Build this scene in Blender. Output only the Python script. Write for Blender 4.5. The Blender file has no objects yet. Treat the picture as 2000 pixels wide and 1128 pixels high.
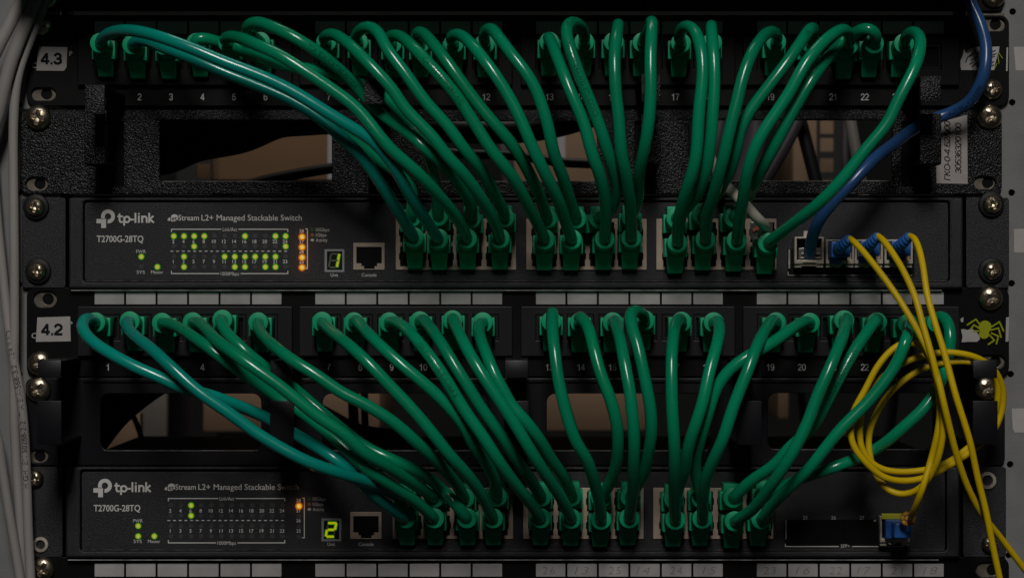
import bpy, bmesh, math, random
import numpy as np
from mathutils import Vector, Matrix
random.seed(7); np.random.seed(7)
PI = math.pi
SC = bpy.context.scene
COL = SC.collection

# ------------------------------------------------------------------ camera, world, light, exposure
S = 0.0002525          # metres per photo pixel on the rack's front plane
D = 1.2                # camera distance to that plane
cam_d = bpy.data.cameras.new("camera"); cam = bpy.data.objects.new("camera", cam_d); COL.objects.link(cam)
cam.location = (0, -D, 0); cam.rotation_euler = (PI/2, 0, 0)
cam_d.sensor_width = 36; cam_d.lens = 36*D/(2000*S)
cam_d.clip_start = 0.01; cam_d.clip_end = 50
cam_d.dof.use_dof = True; cam_d.dof.focus_distance = D-0.015; cam_d.dof.aperture_fstop = 13
SC.camera = cam
world = bpy.data.worlds.new("World"); SC.world = world; world.use_nodes = True
world.node_tree.nodes["Background"].inputs[0].default_value = (0.9, 0.95, 1.0, 1)
world.node_tree.nodes["Background"].inputs[1].default_value = 0.010
SC.view_settings.view_transform = 'Standard'; SC.view_settings.look = 'None'
SC.view_settings.exposure = 0.0; SC.view_settings.gamma = 1.0

def area(name, loc, target, sx, sy, power, color):
    l = bpy.data.lights.new(name, 'AREA'); l.shape = 'RECTANGLE'; l.size = sx; l.size_y = sy
    l.energy = power; l.color = color
    o = bpy.data.objects.new(name, l); COL.objects.link(o); o.location = loc
    o.rotation_euler = (Vector(target)-Vector(loc)).to_track_quat('-Z', 'Y').to_euler()
    return o
area("ceiling_lamp", (-0.05, -2.85, 1.88), (-0.05, -2.85, 0), 0.45, 1.9, 84.0, (1.0, 0.97, 0.94))
area("rear_fill", (0.1, 0.25, 1.0), (0, 0.62, 0), 0.7, 0.3, 3.2, (1.0, 0.95, 0.88))  # added fill light that brightens the cartons behind the rack

# ------------------------------------------------------------------ helpers
def W(px, py, h=0.0):
    """point of the rack seen at photo position (px,py) and standing h millimetres proud of the rack front"""
    k = S*(D-h*0.001)/D
    return Vector(((px-1000)*k, -h*0.001, (564-py)*k))

MATS = {}
def mat(name, color, rough=0.5, metal=0.0, spec=0.5, emit=None, estr=1.0, bump=None, trans=0.0, noise=None):
    m = bpy.data.materials.new(name); m.use_nodes = True
    nt = m.node_tree; b = nt.nodes["Principled BSDF"]
    b.inputs["Base Color"].default_value = (*color, 1); b.inputs["Roughness"].default_value = rough
    b.inputs["Metallic"].default_value = metal; b.inputs["Specular IOR Level"].default_value = spec
    if trans: b.inputs["Transmission Weight"].default_value = trans
    if emit:
        b.inputs["Emission Color"].default_value = (*emit, 1); b.inputs["Emission Strength"].default_value = estr
    tc = nt.nodes.new("ShaderNodeTexCoord")
    if noise:                                    # (scale, amount) colour wear
        n = nt.nodes.new("ShaderNodeTexNoise"); n.inputs["Scale"].default_value = noise[0]; n.inputs["Detail"].default_value = 6
        nt.links.new(tc.outputs["Object"], n.inputs["Vector"])
        r = nt.nodes.new("ShaderNodeMapRange"); r.inputs[1].default_value = 0.3; r.inputs[2].default_value = 0.7
        r.inputs[3].default_value = 1-noise[1]; r.inputs[4].default_value = 1+noise[1]
        nt.links.new(n.outputs["Fac"], r.inputs[0])
        v = nt.nodes.new("ShaderNodeVectorMath"); v.operation = 'SCALE'; v.inputs[0].default_value = color
        oi = nt.nodes.new("ShaderNodeObjectInfo"); m2 = nt.nodes.new("ShaderNodeMapRange"); m2.inputs[3].default_value = 0.90; m2.inputs[4].default_value = 1.10
        nt.links.new(oi.outputs["Random"], m2.inputs[0]); mm = nt.nodes.new("ShaderNodeMath"); mm.operation = 'MULTIPLY'
        nt.links.new(r.outputs[0], mm.inputs[0]); nt.links.new(m2.outputs[0], mm.inputs[1])
        nt.links.new(mm.outputs[0], v.inputs["Scale"]); nt.links.new(v.outputs[0], b.inputs["Base Color"])
    if bump:                                     # (kind, scale, strength, distance)
        if bump[0] == 'voronoi':
            t = nt.nodes.new("ShaderNodeTexVoronoi"); t.feature = 'SMOOTH_F1'; out = t.outputs["Distance"]
        else:
            t = nt.nodes.new("ShaderNodeTexNoise"); t.inputs["Detail"].default_value = 3; out = t.outputs["Fac"]
        t.inputs["Scale"].default_value = bump[1]
        nt.links.new(tc.outputs["Object"], t.inputs["Vector"])
        bp = nt.nodes.new("ShaderNodeBump"); bp.inputs["Strength"].default_value = bump[2]; bp.inputs["Distance"].default_value = bump[3]
        nt.links.new(out, bp.inputs["Height"]); nt.links.new(bp.outputs["Normal"], b.inputs["Normal"])
    MATS[name] = m
    return m

M_POST   = mat("grey_post_paint", (0.18, 0.182, 0.178), 0.6, bump=('noise', 900, 0.25, 0.0004), noise=(60, 0.12))
M_BLACK  = mat("black_satin_steel", (0.0035, 0.0034, 0.0036), 0.45, spec=0.14, noise=(90, 0.3))
M_PLAST  = mat("black_plastic", (0.009, 0.009, 0.0105), 0.45, spec=0.25, bump=('noise', 2500, 0.2, 0.0002))
M_WRINK  = mat("black_wrinkle_paint", (0.003, 0.003, 0.0042), 0.38, spec=0.27, bump=('voronoi', 1650, 0.6, 0.0007))
M_SMOOTH = mat("black_powder_coat", (0.006, 0.006, 0.008), 0.40, spec=0.24, bump=('noise', 1600, 0.12, 0.0002))
M_SWITCH = mat("charcoal_switch_paint", (0.0145, 0.0145, 0.0178), 0.42, spec=0.4, bump=('noise', 2600, 0.8, 0.0004))
M_FACE   = mat("charcoal_face_film", (0.014, 0.014, 0.0172), 0.45, spec=0.4, bump=('noise', 2200, 0.9, 0.0004))
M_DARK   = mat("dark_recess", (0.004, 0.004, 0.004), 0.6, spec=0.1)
M_PRINT  = mat("white_print", (0.62, 0.60, 0.57), 0.7, spec=0.1)
M_DIMPR  = mat("grey_print", (0.52, 0.52, 0.50), 0.7, spec=0.1)
M_STRIP  = mat("label_strip", (0.36, 0.343, 0.34), 0.35, spec=0.4, noise=(70, 0.14))
M_PAPER  = mat("paper_label", (0.40, 0.365, 0.345), 0.75, spec=0.1, noise=(150, 0.06), bump=('noise', 350, 0.35, 0.0006))
M_WLABEL = mat("white_sticker", (0.40, 0.375, 0.355), 0.6, spec=0.2, noise=(200, 0.05))
M_INK    = mat("black_ink", (0.006, 0.006, 0.010), 0.6, spec=0.1)
M_PENCIL = mat("pencil_grey", (0.235, 0.225, 0.22), 0.8, spec=0.0)
M_BEIGE  = mat("port_frame_metal", (0.42, 0.32, 0.25), 0.42, metal=0.0, spec=0.5, noise=(120, 0.15), bump=('noise', 400, 0.2, 0.0004))
M_STEEL  = mat("nickel_steel", (0.50, 0.42, 0.31), 0.30, metal=1.0, noise=(220, 0.25), bump=('noise', 420, 0.25, 0.0006))
M_CAGE   = mat("sfp_steel", (0.52, 0.46, 0.37), 0.34, metal=0.3, noise=(300, 0.25))
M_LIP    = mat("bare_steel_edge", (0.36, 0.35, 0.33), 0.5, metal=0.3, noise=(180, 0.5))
M_WORNLIT   = mat("worn_lit_paint", (0.115, 0.11, 0.105), 0.5, spec=0.4, noise=(240, 0.8))  # worn paint plus the bevel's bright light line, put into the colour
M_GREEN  = mat("green_cable_jacket", (0.001, 0.245, 0.117), 0.21, spec=0.6, noise=(25, 0.10), bump=('noise', 75, 0.14, 0.0011))
M_GREEN2 = mat("deep_green_jacket", (0.001, 0.23, 0.10), 0.21, spec=0.6, noise=(25, 0.10), bump=('noise', 75, 0.14, 0.0011))
M_TEAL   = mat("teal_cable_jacket", (0.001, 0.28, 0.215), 0.21, spec=0.6, noise=(25, 0.08), bump=('noise', 75, 0.14, 0.0011))
M_BOOT   = mat("green_boot_rubber", (0.001, 0.34, 0.155), 0.45, spec=0.35, noise=(80, 0.10))
M_GINK   = mat("cable_print_ink", (0.003, 0.075, 0.035), 0.6, spec=0.1)
M_YEL    = mat("yellow_fibre_jacket", (0.66, 0.455, 0.003), 0.40, spec=0.25, noise=(40, 0.08))
M_ORCLIP = mat("orange_tie", (0.62, 0.30, 0.03), 0.4, spec=0.5)
M_BLUE   = mat("blue_cable_jacket", (0.022, 0.078, 0.215), 0.26, spec=0.55, noise=(30, 0.10))
M_BLUEC  = mat("blue_connector_plastic", (0.025, 0.125, 0.42), 0.35, spec=0.5)
M_WHITE  = mat("grey_white_jacket", (0.285, 0.265, 0.25), 0.5, spec=0.3, noise=(18, 0.08))
M_CREAM  = mat("cream_cable_jacket", (0.58, 0.55, 0.45), 0.45, spec=0.4)
M_CLEAR  = mat("clear_plug_plastic", (0.25, 0.25, 0.24), 0.15, spec=0.8, trans=0.6)
M_WIRE   = mat("orange_wire", (0.45, 0.08, 0.02), 0.5)
M_SPIDER = mat("lime_print", (0.30, 0.33, 0.005), 0.6, spec=0.2)
M_PULL   = mat("lime_pull_tab", (0.42, 0.40, 0.01), 0.5)
M_CARD   = mat("brown_cardboard", (0.150, 0.090, 0.050), 0.85, spec=0.1, noise=(20, 0.06))
M_CARD2  = mat("pale_cardboard", (0.20, 0.135, 0.085), 0.85, spec=0.1, noise=(20, 0.06))
M_CARD3  = mat("tan_cardboard", (0.27, 0.175, 0.11), 0.85, spec=0.1, noise=(20, 0.06))
M_TAPE   = mat("clear_tape", (0.27, 0.26, 0.26), 0.4)
M_BGRY   = mat("grey_background_cable", (0.16, 0.145, 0.125), 0.5)
M_BBLK   = mat("black_background_cable", (0.006, 0.006, 0.006), 0.5, spec=0.3)
M_BPUR   = mat("dusky_background_cable", (0.045, 0.036, 0.045), 0.5)
M_WALL   = mat("dark_room_wall", (0.02, 0.02, 0.02), 0.9, spec=0.0, noise=(6, 0.2))
def emat(name, c): return mat(name, (0.01, 0.01, 0.01), 0.4, emit=c, estr=1.0)
E_CORE = emat("led_core", (0.42, 0.32, 0.16)); E_YEL = emat("led_glow", (0.30, 0.34, 0.0)); E_GRN = emat("led_halo", (0.006, 0.15, 0.0))  # outer rings imitate the lamp's bloom with emissive colour
E_OCORE = emat("amber_core", (0.60, 0.42, 0.20)); E_OYEL = emat("amber_glow", (0.60, 0.36, 0.0)); E_ORED = emat("amber_halo", (0.36, 0.075, 0.0))  # amber bloom drawn the same way, as emissive rings
E_SEG = emat("lit_segment", (0.34, 0.35, 0.0)); E_SEGH = emat("lit_segment_glow", (0.015, 0.13, 0.0))
M_SEGOFF = mat("unlit_segment", (0.085, 0.09, 0.07), 0.5)
M_LEDOFF = mat("unlit_led", (0.05, 0.049, 0.05), 0.4)
M_DISP = mat("display_window", (0.006, 0.012, 0.006), 0.25)

LOC = {}
def thing(name, label, cat, loc, group=None):
    o = bpy.data.objects.new(name, None); COL.objects.link(o); o.location = loc
    o.empty_display_size = 0.01
    o['label'] = label; o['category'] = cat
    if group: o['group'] = group
    LOC[o.name] = Vector(loc)
    return o
def origin(p):
    return LOC.get(p.name, Vector((0, 0, 0))) if p else Vector((0, 0, 0))
def link(name, me, parent, loc=(0, 0, 0), mats=None, rot=None):
    """mesh me (already in the parent's frame) as one object"""
    o = bpy.data.objects.new(name, me); COL.objects.link(o); o.location = loc
    if rot: o.rotation_euler = rot
    if parent:
        o.parent = parent; LOC[o.name] = origin(parent) + Vector(loc)
    if mats and not me.materials:
        for m in (mats if isinstance(mats, (list, tuple)) else [mats]): me.materials.append(m)
    return o
def place(name, me, parent, m, world_loc=None, rot=None):
    """world-space mesh -> child of parent; or a shared mesh put at world_loc"""
    if world_loc is None:
        me.transform(Matrix.Translation(-origin(parent)))
        return link(name, me, parent, (0, 0, 0), m, rot)
    return link(name, me, parent, Vector(world_loc)-origin(parent), m, rot)

class MB:
    def __init__(s): s.v = []; s.f = []; s.mi = []; s.cur = 0
    def add(s, vs, fs):
        n = len(s.v); s.v += [tuple(v) for v in vs]; s.f += [tuple(i+n for i in f) for f in fs]; s.mi += [s.cur]*len(fs)
        return s
    def quad(s, a, b, c, d): return s.add([a, b, c, d], [(0, 1, 2, 3)])
    def box(s, a, b):
        (x0, y0, z0), (x1, y1, z1) = a, b
        v = [(x0,y0,z0),(x1,y0,z0),(x1,y1,z0),(x0,y1,z0),(x0,y0,z1),(x1,y0,z1),(x1,y1,z1),(x0,y1,z1)]
        return s.add(v, [(0,3,2,1),(4,5,6,7),(0,1,5,4),(1,2,6,5),(2,3,7,6),(3,0,4,7)])
    def tube(s, pts, rad, n=12, caps=True):
        fr = frames(pts); vs = []; m = len(pts)
        for i, (p, a, b) in enumerate(fr):
            r = rad[i] if hasattr(rad, '__len__') else rad
            for k in range(n):
                t = 2*PI*k/n
                vs.append(p + (a*math.cos(t)+b*math.sin(t))*r)
        fs = []
        for i in range(m-1):
            for k in range(n):
                k2 = (k+1) % n
                fs.append((i*n+k, i*n+k2, (i+1)*n+k2, (i+1)*n+k))
        if caps: fs += [tuple(range(n-1, -1, -1)), tuple((m-1)*n+k for k in range(n))]
        return s.add(vs, fs)
    def disc(s, c, r, n=14, d=0.0, r0=0.0):
        c = Vector(c)
        if r0 <= 0:
            return s.add([c+Vector((r*math.cos(2*PI*k/n), -d, r*math.sin(2*PI*k/n))) for k in range(n)], [tuple(range(n))])
        vs = [c+Vector((q*math.cos(2*PI*k/n), -d, q*math.sin(2*PI*k/n))) for q in (r0, r) for k in range(n)]
        return s.add(vs, [(k, (k+1) % n, n+(k+1) % n, n+k)[::-1] for k in range(n)])
    def mesh(s, name="mesh", smooth=30):
        me = bpy.data.meshes.new(name); me.from_pydata(s.v, [], s.f); me.update()
        if any(s.mi): me.polygons.foreach_set("material_index", s.mi)
        bm = bmesh.new(); bm.from_mesh(me); bmesh.ops.recalc_face_normals(bm, faces=bm.faces); bm.to_mesh(me); bm.free()
        if smooth:
            me.shade_smooth(); me.set_sharp_from_angle(angle=math.radians(smooth))
        return me
    def sheet(s, name="mesh"):
        me = bpy.data.meshes.new(name); me.from_pydata(s.v, [], s.f); me.update()
        if any(s.mi): me.polygons.foreach_set("material_index", s.mi)
        return me

def frames(pts):
    pts = [Vector(p) for p in pts]; n = len(pts); out = []
    ts = [(pts[min(i+1, n-1)]-pts[max(i-1, 0)]).normalized() for i in range(n)]
    a = ts[0].orthogonal().normalized()
    for i in range(n):
        t = ts[i]; a = (a - t*a.dot(t))
        a = a.normalized() if a.length > 1e-9 else t.orthogonal().normalized()
        out.append((pts[i], a, t.cross(a)))
    return out
def spline(pts, per=10):
    """centripetal-ish Catmull-Rom through 3-D points"""
    P = [Vector(p) for p in pts]; P = [P[0]*2-P[1]] + P + [P[-1]*2-P[-2]]
    out = []
    for i in range(1, len(P)-2):
        p0, p1, p2, p3 = P[i-1:i+3]
        t = [0]
        for a, b in ((p0, p1), (p1, p2), (p2, p3)): t.append(t[-1]+max((b-a).length, 1e-7)**0.5)
        for k in range(per):
            u = t[1]+(t[2]-t[1])*k/per
            A1 = p0*((t[1]-u)/(t[1]-t[0]))+p1*((u-t[0])/(t[1]-t[0]))
            A2 = p1*((t[2]-u)/(t[2]-t[1]))+p2*((u-t[1])/(t[2]-t[1]))
            A3 = p2*((t[3]-u)/(t[3]-t[2]))+p3*((u-t[2])/(t[3]-t[2]))
            B1 = A1*((t[2]-u)/(t[2]-t[0]))+A2*((u-t[0])/(t[2]-t[0]))
            B2 = A2*((t[3]-u)/(t[3]-t[1]))+A3*((u-t[1])/(t[3]-t[1]))
            out.append(B1*((t[2]-u)/(t[2]-t[1]))+B2*((u-t[1])/(t[2]-t[1])))
    out.append(P[-2]); return out
def resample(pts, n):
    a = np.array([tuple(p) for p in pts]); d = np.r_[0, np.cumsum(np.linalg.norm(np.diff(a, axis=0), axis=1))]
    u = np.linspace(0, d[-1], n)
    return np.stack([np.interp(u, d, a[:, k]) for k in range(3)], 1)

def rect(x0, y0, x1, y1, r=0, n=5):
    if r <= 0: return [(x0, y0), (x1, y0), (x1, y1), (x0, y1)]
    o = []
    for cx, cy, a0 in ((x1-r, y0+r, -90), (x1-r, y1-r, 0), (x0+r, y1-r, 90), (x0+r, y0+r, 180)):
        for k in range(n+1):
            a = math.radians(a0+90*k/n); o.append((cx+r*math.cos(a), cy+r*math.sin(a)))
    return o
def circ(cx, cy, r, n=18): return [(cx+r*math.cos(2*PI*k/n), cy+r*math.sin(2*PI*k/n)) for k in range(n)]
def slot(cx, cy, w, hh, n=7): return rect(cx-w/2, cy-hh/2, cx+w/2, cy+hh/2, min(w, hh)/2-0.01, n)

def plate_mesh(outline, holes, h, thick, bev=0.0, hpx=None):
    """plate given in photo pixels: front face at height h (mm), thickness in mm, holes cut through; world coordinates"""
    cu = bpy.data.curves.new("plate", 'CURVE'); cu.dimensions = '2D'; cu.fill_mode = 'BOTH'
    for loop in [outline]+list(holes):
        sp = cu.splines.new('POLY'); sp.points.add(len(loop)-1); sp.use_cyclic_u = True
        for q, (x, y) in zip(sp.points, loop):
            w = W(x, y, h if hpx is None else hpx); q.co = (w.x*1000, w.z*1000, 0, 1)
    cu.extrude = thick/2-bev; cu.bevel_depth = bev; cu.bevel_resolution = 1; cu.offset = -bev
    o = bpy.data.objects.new("tmp", cu); me = bpy.data.meshes.new_from_object(o)
    bpy.data.objects.remove(o); bpy.data.curves.remove(cu)
    M = Matrix(((0.001, 0, 0, 0), (0, 0, -0.001, -(h-thick/2)*0.001), (0, 0.001, 0, 0), (0, 0, 0, 1)))
    me.transform(M); me.materials.clear()
    me.shade_smooth(); me.set_sharp_from_angle(angle=math.radians(28))
    return me
def plate(name, outline, holes, h, thick, m, parent, bev=0.0, hpx=None):
    return place(name, plate_mesh(outline, holes, h, thick, bev, hpx), parent, m)

TXT = {}
def raw_text(s, bold=0.0, shear=0.0, spacing=1.0):
    k = (s, bold, shear, spacing)
    if k not in TXT:
        cu = bpy.data.curves.new("t", 'FONT'); cu.body = s; cu.size = 1.0; cu.offset = bold; cu.shear = shear; cu.space_character = spacing
        cu.resolution_u = 3
        o = bpy.data.objects.new("tmp", cu); me = bpy.data.meshes.new_from_object(o)
        vs = [v.co.copy() for v in me.vertices]; fs = [tuple(p.vertices) for p in me.polygons]
        bpy.data.objects.remove(o); bpy.data.curves.remove(cu); bpy.data.meshes.remove(me)
        TXT[k] = (vs, fs)
    return TXT[k]
_H = raw_text("H"); CAP = max(v.y for v in _H[0])
def text_into(mb, s, cx, cy, cap, h, width=None, bold=0.0, shear=0.0, rot=0.0, align='C', lift=0.08, spacing=1.0):
    vs, fs = raw_text(s, bold, shear, spacing)
    if not vs: return
    x0 = min(v.x for v in vs); x1 = max(v.x for v in vs); sy = cap/CAP; sx = sy
    if width: sx = width/(x1-x0)
    off = {'C': (x0+x1)/2, 'L': x0, 'R': x1}[align]
    c, q = math.cos(rot), math.sin(rot); out = []
    for v in vs:
        a = (v.x-off)*sx; b = (v.y-CAP/2)*sy
        w = W(cx+a*c+b*q*1.0, cy-(b*c-a*q*1.0)*1.0, h) if rot == 0 else W(cx+a*c-b*q, cy-(a*q+b*c), h)
        w.y -= lift*0.001; out.append(w)
    mb.add(out, fs)
def text(name, s, cx, cy, cap, h, m, parent, **k):
    mb = MB(); text_into(mb, s, cx, cy, cap, h, **k)
    return place(name, mb.sheet(), parent, m)
def prect(mb, x0, y0, x1, y1, h, lift=0.08):
    d = Vector((0, -lift*0.001, 0)); mb.quad(W(x0, y1, h)+d, W(x1, y1, h)+d, W(x1, y0, h)+d, W(x0, y0, h)+d)
_rl = [0]
def stroke(mb, pts, w, h, lift=0.08):
    for i in range(len(pts)-1):
        _rl[0] = (_rl[0]+1) % 40; d = Vector((0, -(lift+_rl[0]*0.0009)*0.001, 0))
        (ax, ay), (bx, by) = pts[i], pts[i+1]; L = math.hypot(bx-ax, by-ay) or 1
        nx, ny = -(by-ay)/L*w/2, (bx-ax)/L*w/2; ex, ey = (bx-ax)/L*w*0.28, (by-ay)/L*w*0.28
        q = [(ax-ex+nx, ay-ey+ny), (ax-ex-nx, ay-ey-ny), (bx+ex-nx, by+ey-ny), (bx+ex+nx, by+ey+ny)]
        mb.add([W(x, y, h)+d for x, y in q], [(0, 1, 2, 3)])
_rl2 = None
def arcpts(cx, cy, r, a0, a1, n=10, ry=None):
    ry = ry or r
    return [(cx+r*math.cos(math.radians(a0+(a1-a0)*k/n)), cy-ry*math.sin(math.radians(a0+(a1-a0)*k/n))) for k in range(n+1)]
def A(cx, cy, rx, ry, a0, a1, n=9): return [(cx+rx*math.cos(math.radians(a0+(a1-a0)*k/n)), cy+ry*math.sin(math.radians(a0+(a1-a0)*k/n))) for k in range(n+1)]
GLYPH = {   # y up, cap height 1
 '0': [A(.29, .5, .24, .47, 0, 360, 20)], '1': [[(.10, .72), (.22, .76), (.33, .90), (.34, .97), (.34, .02)]],
 '2': [A(.29, .70, .23, .27, 165, -20, 10)+[(.42, .47), (.20, .28), (.07, .10), (.06, .04), (.54, .04)]],
 '3': [A(.28, .73, .21, .24, 160, -90, 10)+[(.24, .50)], [(.24, .50), (.30, .50)]+A(.28, .27, .24, .24, 80, -165, 11)],
 '4': [[(.55, .26), (.04, .26), (.04, .31), (.38, .95), (.41, .95), (.41, .02)]],
 '5': [[(.52, .95), (.14, .95), (.08, .47)]+A(.28, .32, .24, .29, 140, -160, 12)], '6': [A(.30, .66, .22, .31, 35, 180, 8)+[(.06, .40)], A(.30, .31, .23, .28, 0, 360, 18)],
 '7': [[(.04, .95), (.54, .95), (.40, .72), (.26, .36), (.21, .02)]], '8': [A(.29, .74, .20, .23, 0, 360, 16), A(.29, .27, .24, .25, 0, 360, 18)],
 '9': [A(.28, .68, .23, .28, 0, 360, 18), [(.52, .60)]+A(.28, .34, .22, .31, 0, -145, 8)],
 '.': [[(.12, .05), (.17, .05)]], '-': [[(.06, .36), (.28, .36)]], '/': [[(.0, -.02), (.26, .98)]],
 'Г': [[(.10, .02), (.10, .95), (.50, .95)]], 'К': [[(.10, .02), (.10, .97)], [(.56, .97), (.12, .45)], [(.25, .58), (.60, .02)]], 'О': [A(.40, .5, .34, .47, 0, 360, 20)]}
ADV = {'.': .28, '-': .34, '/': .28, 'К': .66, 'О': .78, 'Г': .54}
def figures(mb, s, cx, cy, cap, h, w, width=None, shear=0.0, rot=0.0, lift=0.08, align='C', gap=0.0):
    tot = sum(ADV.get(c, .58)+gap for c in s); sx = (width/tot) if width else cap; x = -tot*sx/2 if align == 'C' else 0.0
    c_, s_ = math.cos(rot), math.sin(rot)
    for ch in s:
        for st_ in GLYPH[ch]:
            pts = []
            for gx, gy in st_:
                a = x+gx*sx+shear*(gy-.5)*cap; b = (gy-.5)*cap
                pts.append((cx+a*c_-b*s_, cy-(a*s_+b*c_)))
            stroke(mb, pts, w, h, lift)
        x += (ADV.get(ch, .58)+gap)*sx
def boxpx(mb, x0, y0, x1, y1, h0, h1, hp=None):
    a = W(x0, y1, hp if hp is not None else h1); b = W(x1, y0, hp if hp is not None else h1)
    mb.box((a.x, -h1*0.001, a.z), (b.x, -h0*0.001, b.z))
def bevel_mesh(me, off=0.0003, seg=2):
    bm = bmesh.new(); bm.from_mesh(me)
    bmesh.ops.remove_doubles(bm, verts=bm.verts, dist=1e-7)
    es = [e for e in bm.edges if len(e.link_faces) == 2 and e.calc_face_angle(0) > 0.6]
    bmesh.ops.bevel(bm, geom=es, offset=off, segments=seg, affect='EDGES', profile=0.6)
    bm.to_mesh(me); bm.free(); me.shade_smooth(); me.set_sharp_from_angle(angle=math.radians(40)); return me

# ------------------------------------------------------------------ shared hardware meshes
def screw_mesh():
    R = 0.0059; nr, na = 15, 48; vs = []; fs = []
    for i in range(nr+1):
        r = i/nr
        for k in range(na):
            t = 2*PI*k/na; x, z = r*math.cos(t), r*math.sin(t)
            hgt = 0.0034*math.sqrt(max(0, 1-(r*0.97)**2))*1.0+0.0004
            ax, az = abs(x), abs(z)
            if (ax < 0.17 and az < 0.56) or (az < 0.17 and ax < 0.56) or (ax+az < 0.42):
                hgt -= 0.0016*(1-0.55*max(ax, az)/0.56)
            vs.append((x*R, -hgt, z*R))
    for i in range(nr):
        for k in range(na):
            k2 = (k+1) % na; fs.append((i*na+k, (i+1)*na+k, (i+1)*na+k2, i*na+k2))
    n = len(vs)
    for k in range(na):
        t = 2*PI*k/na; vs.append((R*math.cos(t), 0.0006, R*math.sin(t)))
    for k in range(na):
        k2 = (k+1) % na; fs.append((nr*na+k, n+k, n+k2, nr*na+k2))
    me = bpy.data.meshes.new("screw"); me.from_pydata(vs, [], fs); me.update()
    bm = bmesh.new(); bm.from_mesh(me); bmesh.ops.remove_doubles(bm, verts=bm.verts, dist=1e-6)
    bmesh.ops.recalc_face_normals(bm, faces=bm.faces); bm.to_mesh(me); bm.free()
    me.shade_smooth(); me.set_sharp_from_angle(angle=math.radians(38)); me.materials.append(M_STEEL); return me
SCREW = screw_mesh()
def lathe(prof, n=28):
    mb = MB(); vs = []
    for r, y in prof:
        for k in range(n): vs.append((r*math.cos(2*PI*k/n), y, r*math.sin(2*PI*k/n)))
    fs = [(i*n+k, (i+1)*n+k, (i+1)*n+(k+1) % n, i*n+(k+1) % n) for i in range(len(prof)-1) for k in range(n)]
    mb.add(vs, fs); return mb
WASHER = lathe([(0.0045, -0.0002), (0.0046, -0.0016), (0.0062, -0.0013), (0.0066, 0.0)]).mesh(); WASHER.materials.append(M_PLAST)
def nut_mesh():
    me = plate_mesh(rect(1000-24, 564-22, 1000+24, 564+22, 3), [circ(1000+6, 564, 11)], 0.0, 1.2, 0.15)
    me.materials.append(mat("cage_nut_zinc", (0.15, 0.13, 0.10), 0.4, metal=0.3, noise=(260, 0.4))); me.materials.append(M_DARK)
    bm = bmesh.new(); bm.from_mesh(me); c = W(1006, 564, 0)
    f = bm.faces.new([bm.verts.new((c.x+12*S*math.cos(2*PI*k/16), 0.0009, c.z+12*S*math.sin(2*PI*k/16))) for k in range(16)]); f.material_index = 1
    bm.to_mesh(me); bm.free(); return me
NUT = nut_mesh()
def screw(parent, px, py, d=50, h=0.0, washer=False, rot=None):
    s = d/50.0*1.05; rot = random.uniform(0, PI) if rot is None else rot
    o = place("screw", SCREW, parent, None, W(px, py, h+(1.0 if washer else 0.3)), (0, rot, 0)); o.scale = (s, 1, s)
    if washer:
        w = place("washer", WASHER, o, None, LOC[o.name]+Vector((0, 0.0009, 0))); w.scale = (1.03/s*0.95, 1, 1.03/s*0.95)
    return o
def cage_nut(parent, px, py, h=-1.8):
    return place("cage_nut", NUT, parent, None, W(px, py, h), None)

# ------------------------------------------------------------------ room behind
back = MB(); back.box((-2, 1.5, -1.6), (2, 1.6, 1.6)); o = link("wall", back.mesh(), None, (0, 0, 0), M_WALL); o['kind'] = 'structure'

# ------------------------------------------------------------------ the rack itself
rack = thing("equipment_rack", "pale grey steel rack posts with round holes on both edges of the picture", "rack", W(1000, 1200, -3))
HOLES_R = [(1978, 23), (1977, 200), (1976, 376), (1976, 553), (1974, 730), (1973, 906), (1971, 1083)]
HOLES_L = [(38, 24), (38, 204), (37, 376), (37, 555), (38, 731), (38, 906)]
plate("post", rect(1888, -120, 2080, 1250), [circ(x, y, 6.6) for x, y in HOLES_R], -3.0, 2.0, M_POST, rack)
plate("post", rect(-80, -120, 118, 1250), [circ(x, y, 6.2) for x, y in HOLES_L], -3.0, 2.0, M_POST, rack)
for x0, x1 in ((1888, 2080), (-80, 118)):
    mb = MB(); boxpx(mb, x0, -120, x1, 1250, -40, -22, -3); place("post_web", mb.mesh(), rack, M_DARK)
for pts in ([(1980, 92), (2030, 91), (2030, 138), (1984, 138)], [(1980, 447), (2030, 446), (2030, 494), (1981, 493)], [(1976, 797), (2030, 797), (2030, 844), (1982, 844), (1978, 836)]):
    plate("paper_tag", pts, [], -2.8, 0.2, M_WLABEL, rack)

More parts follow.
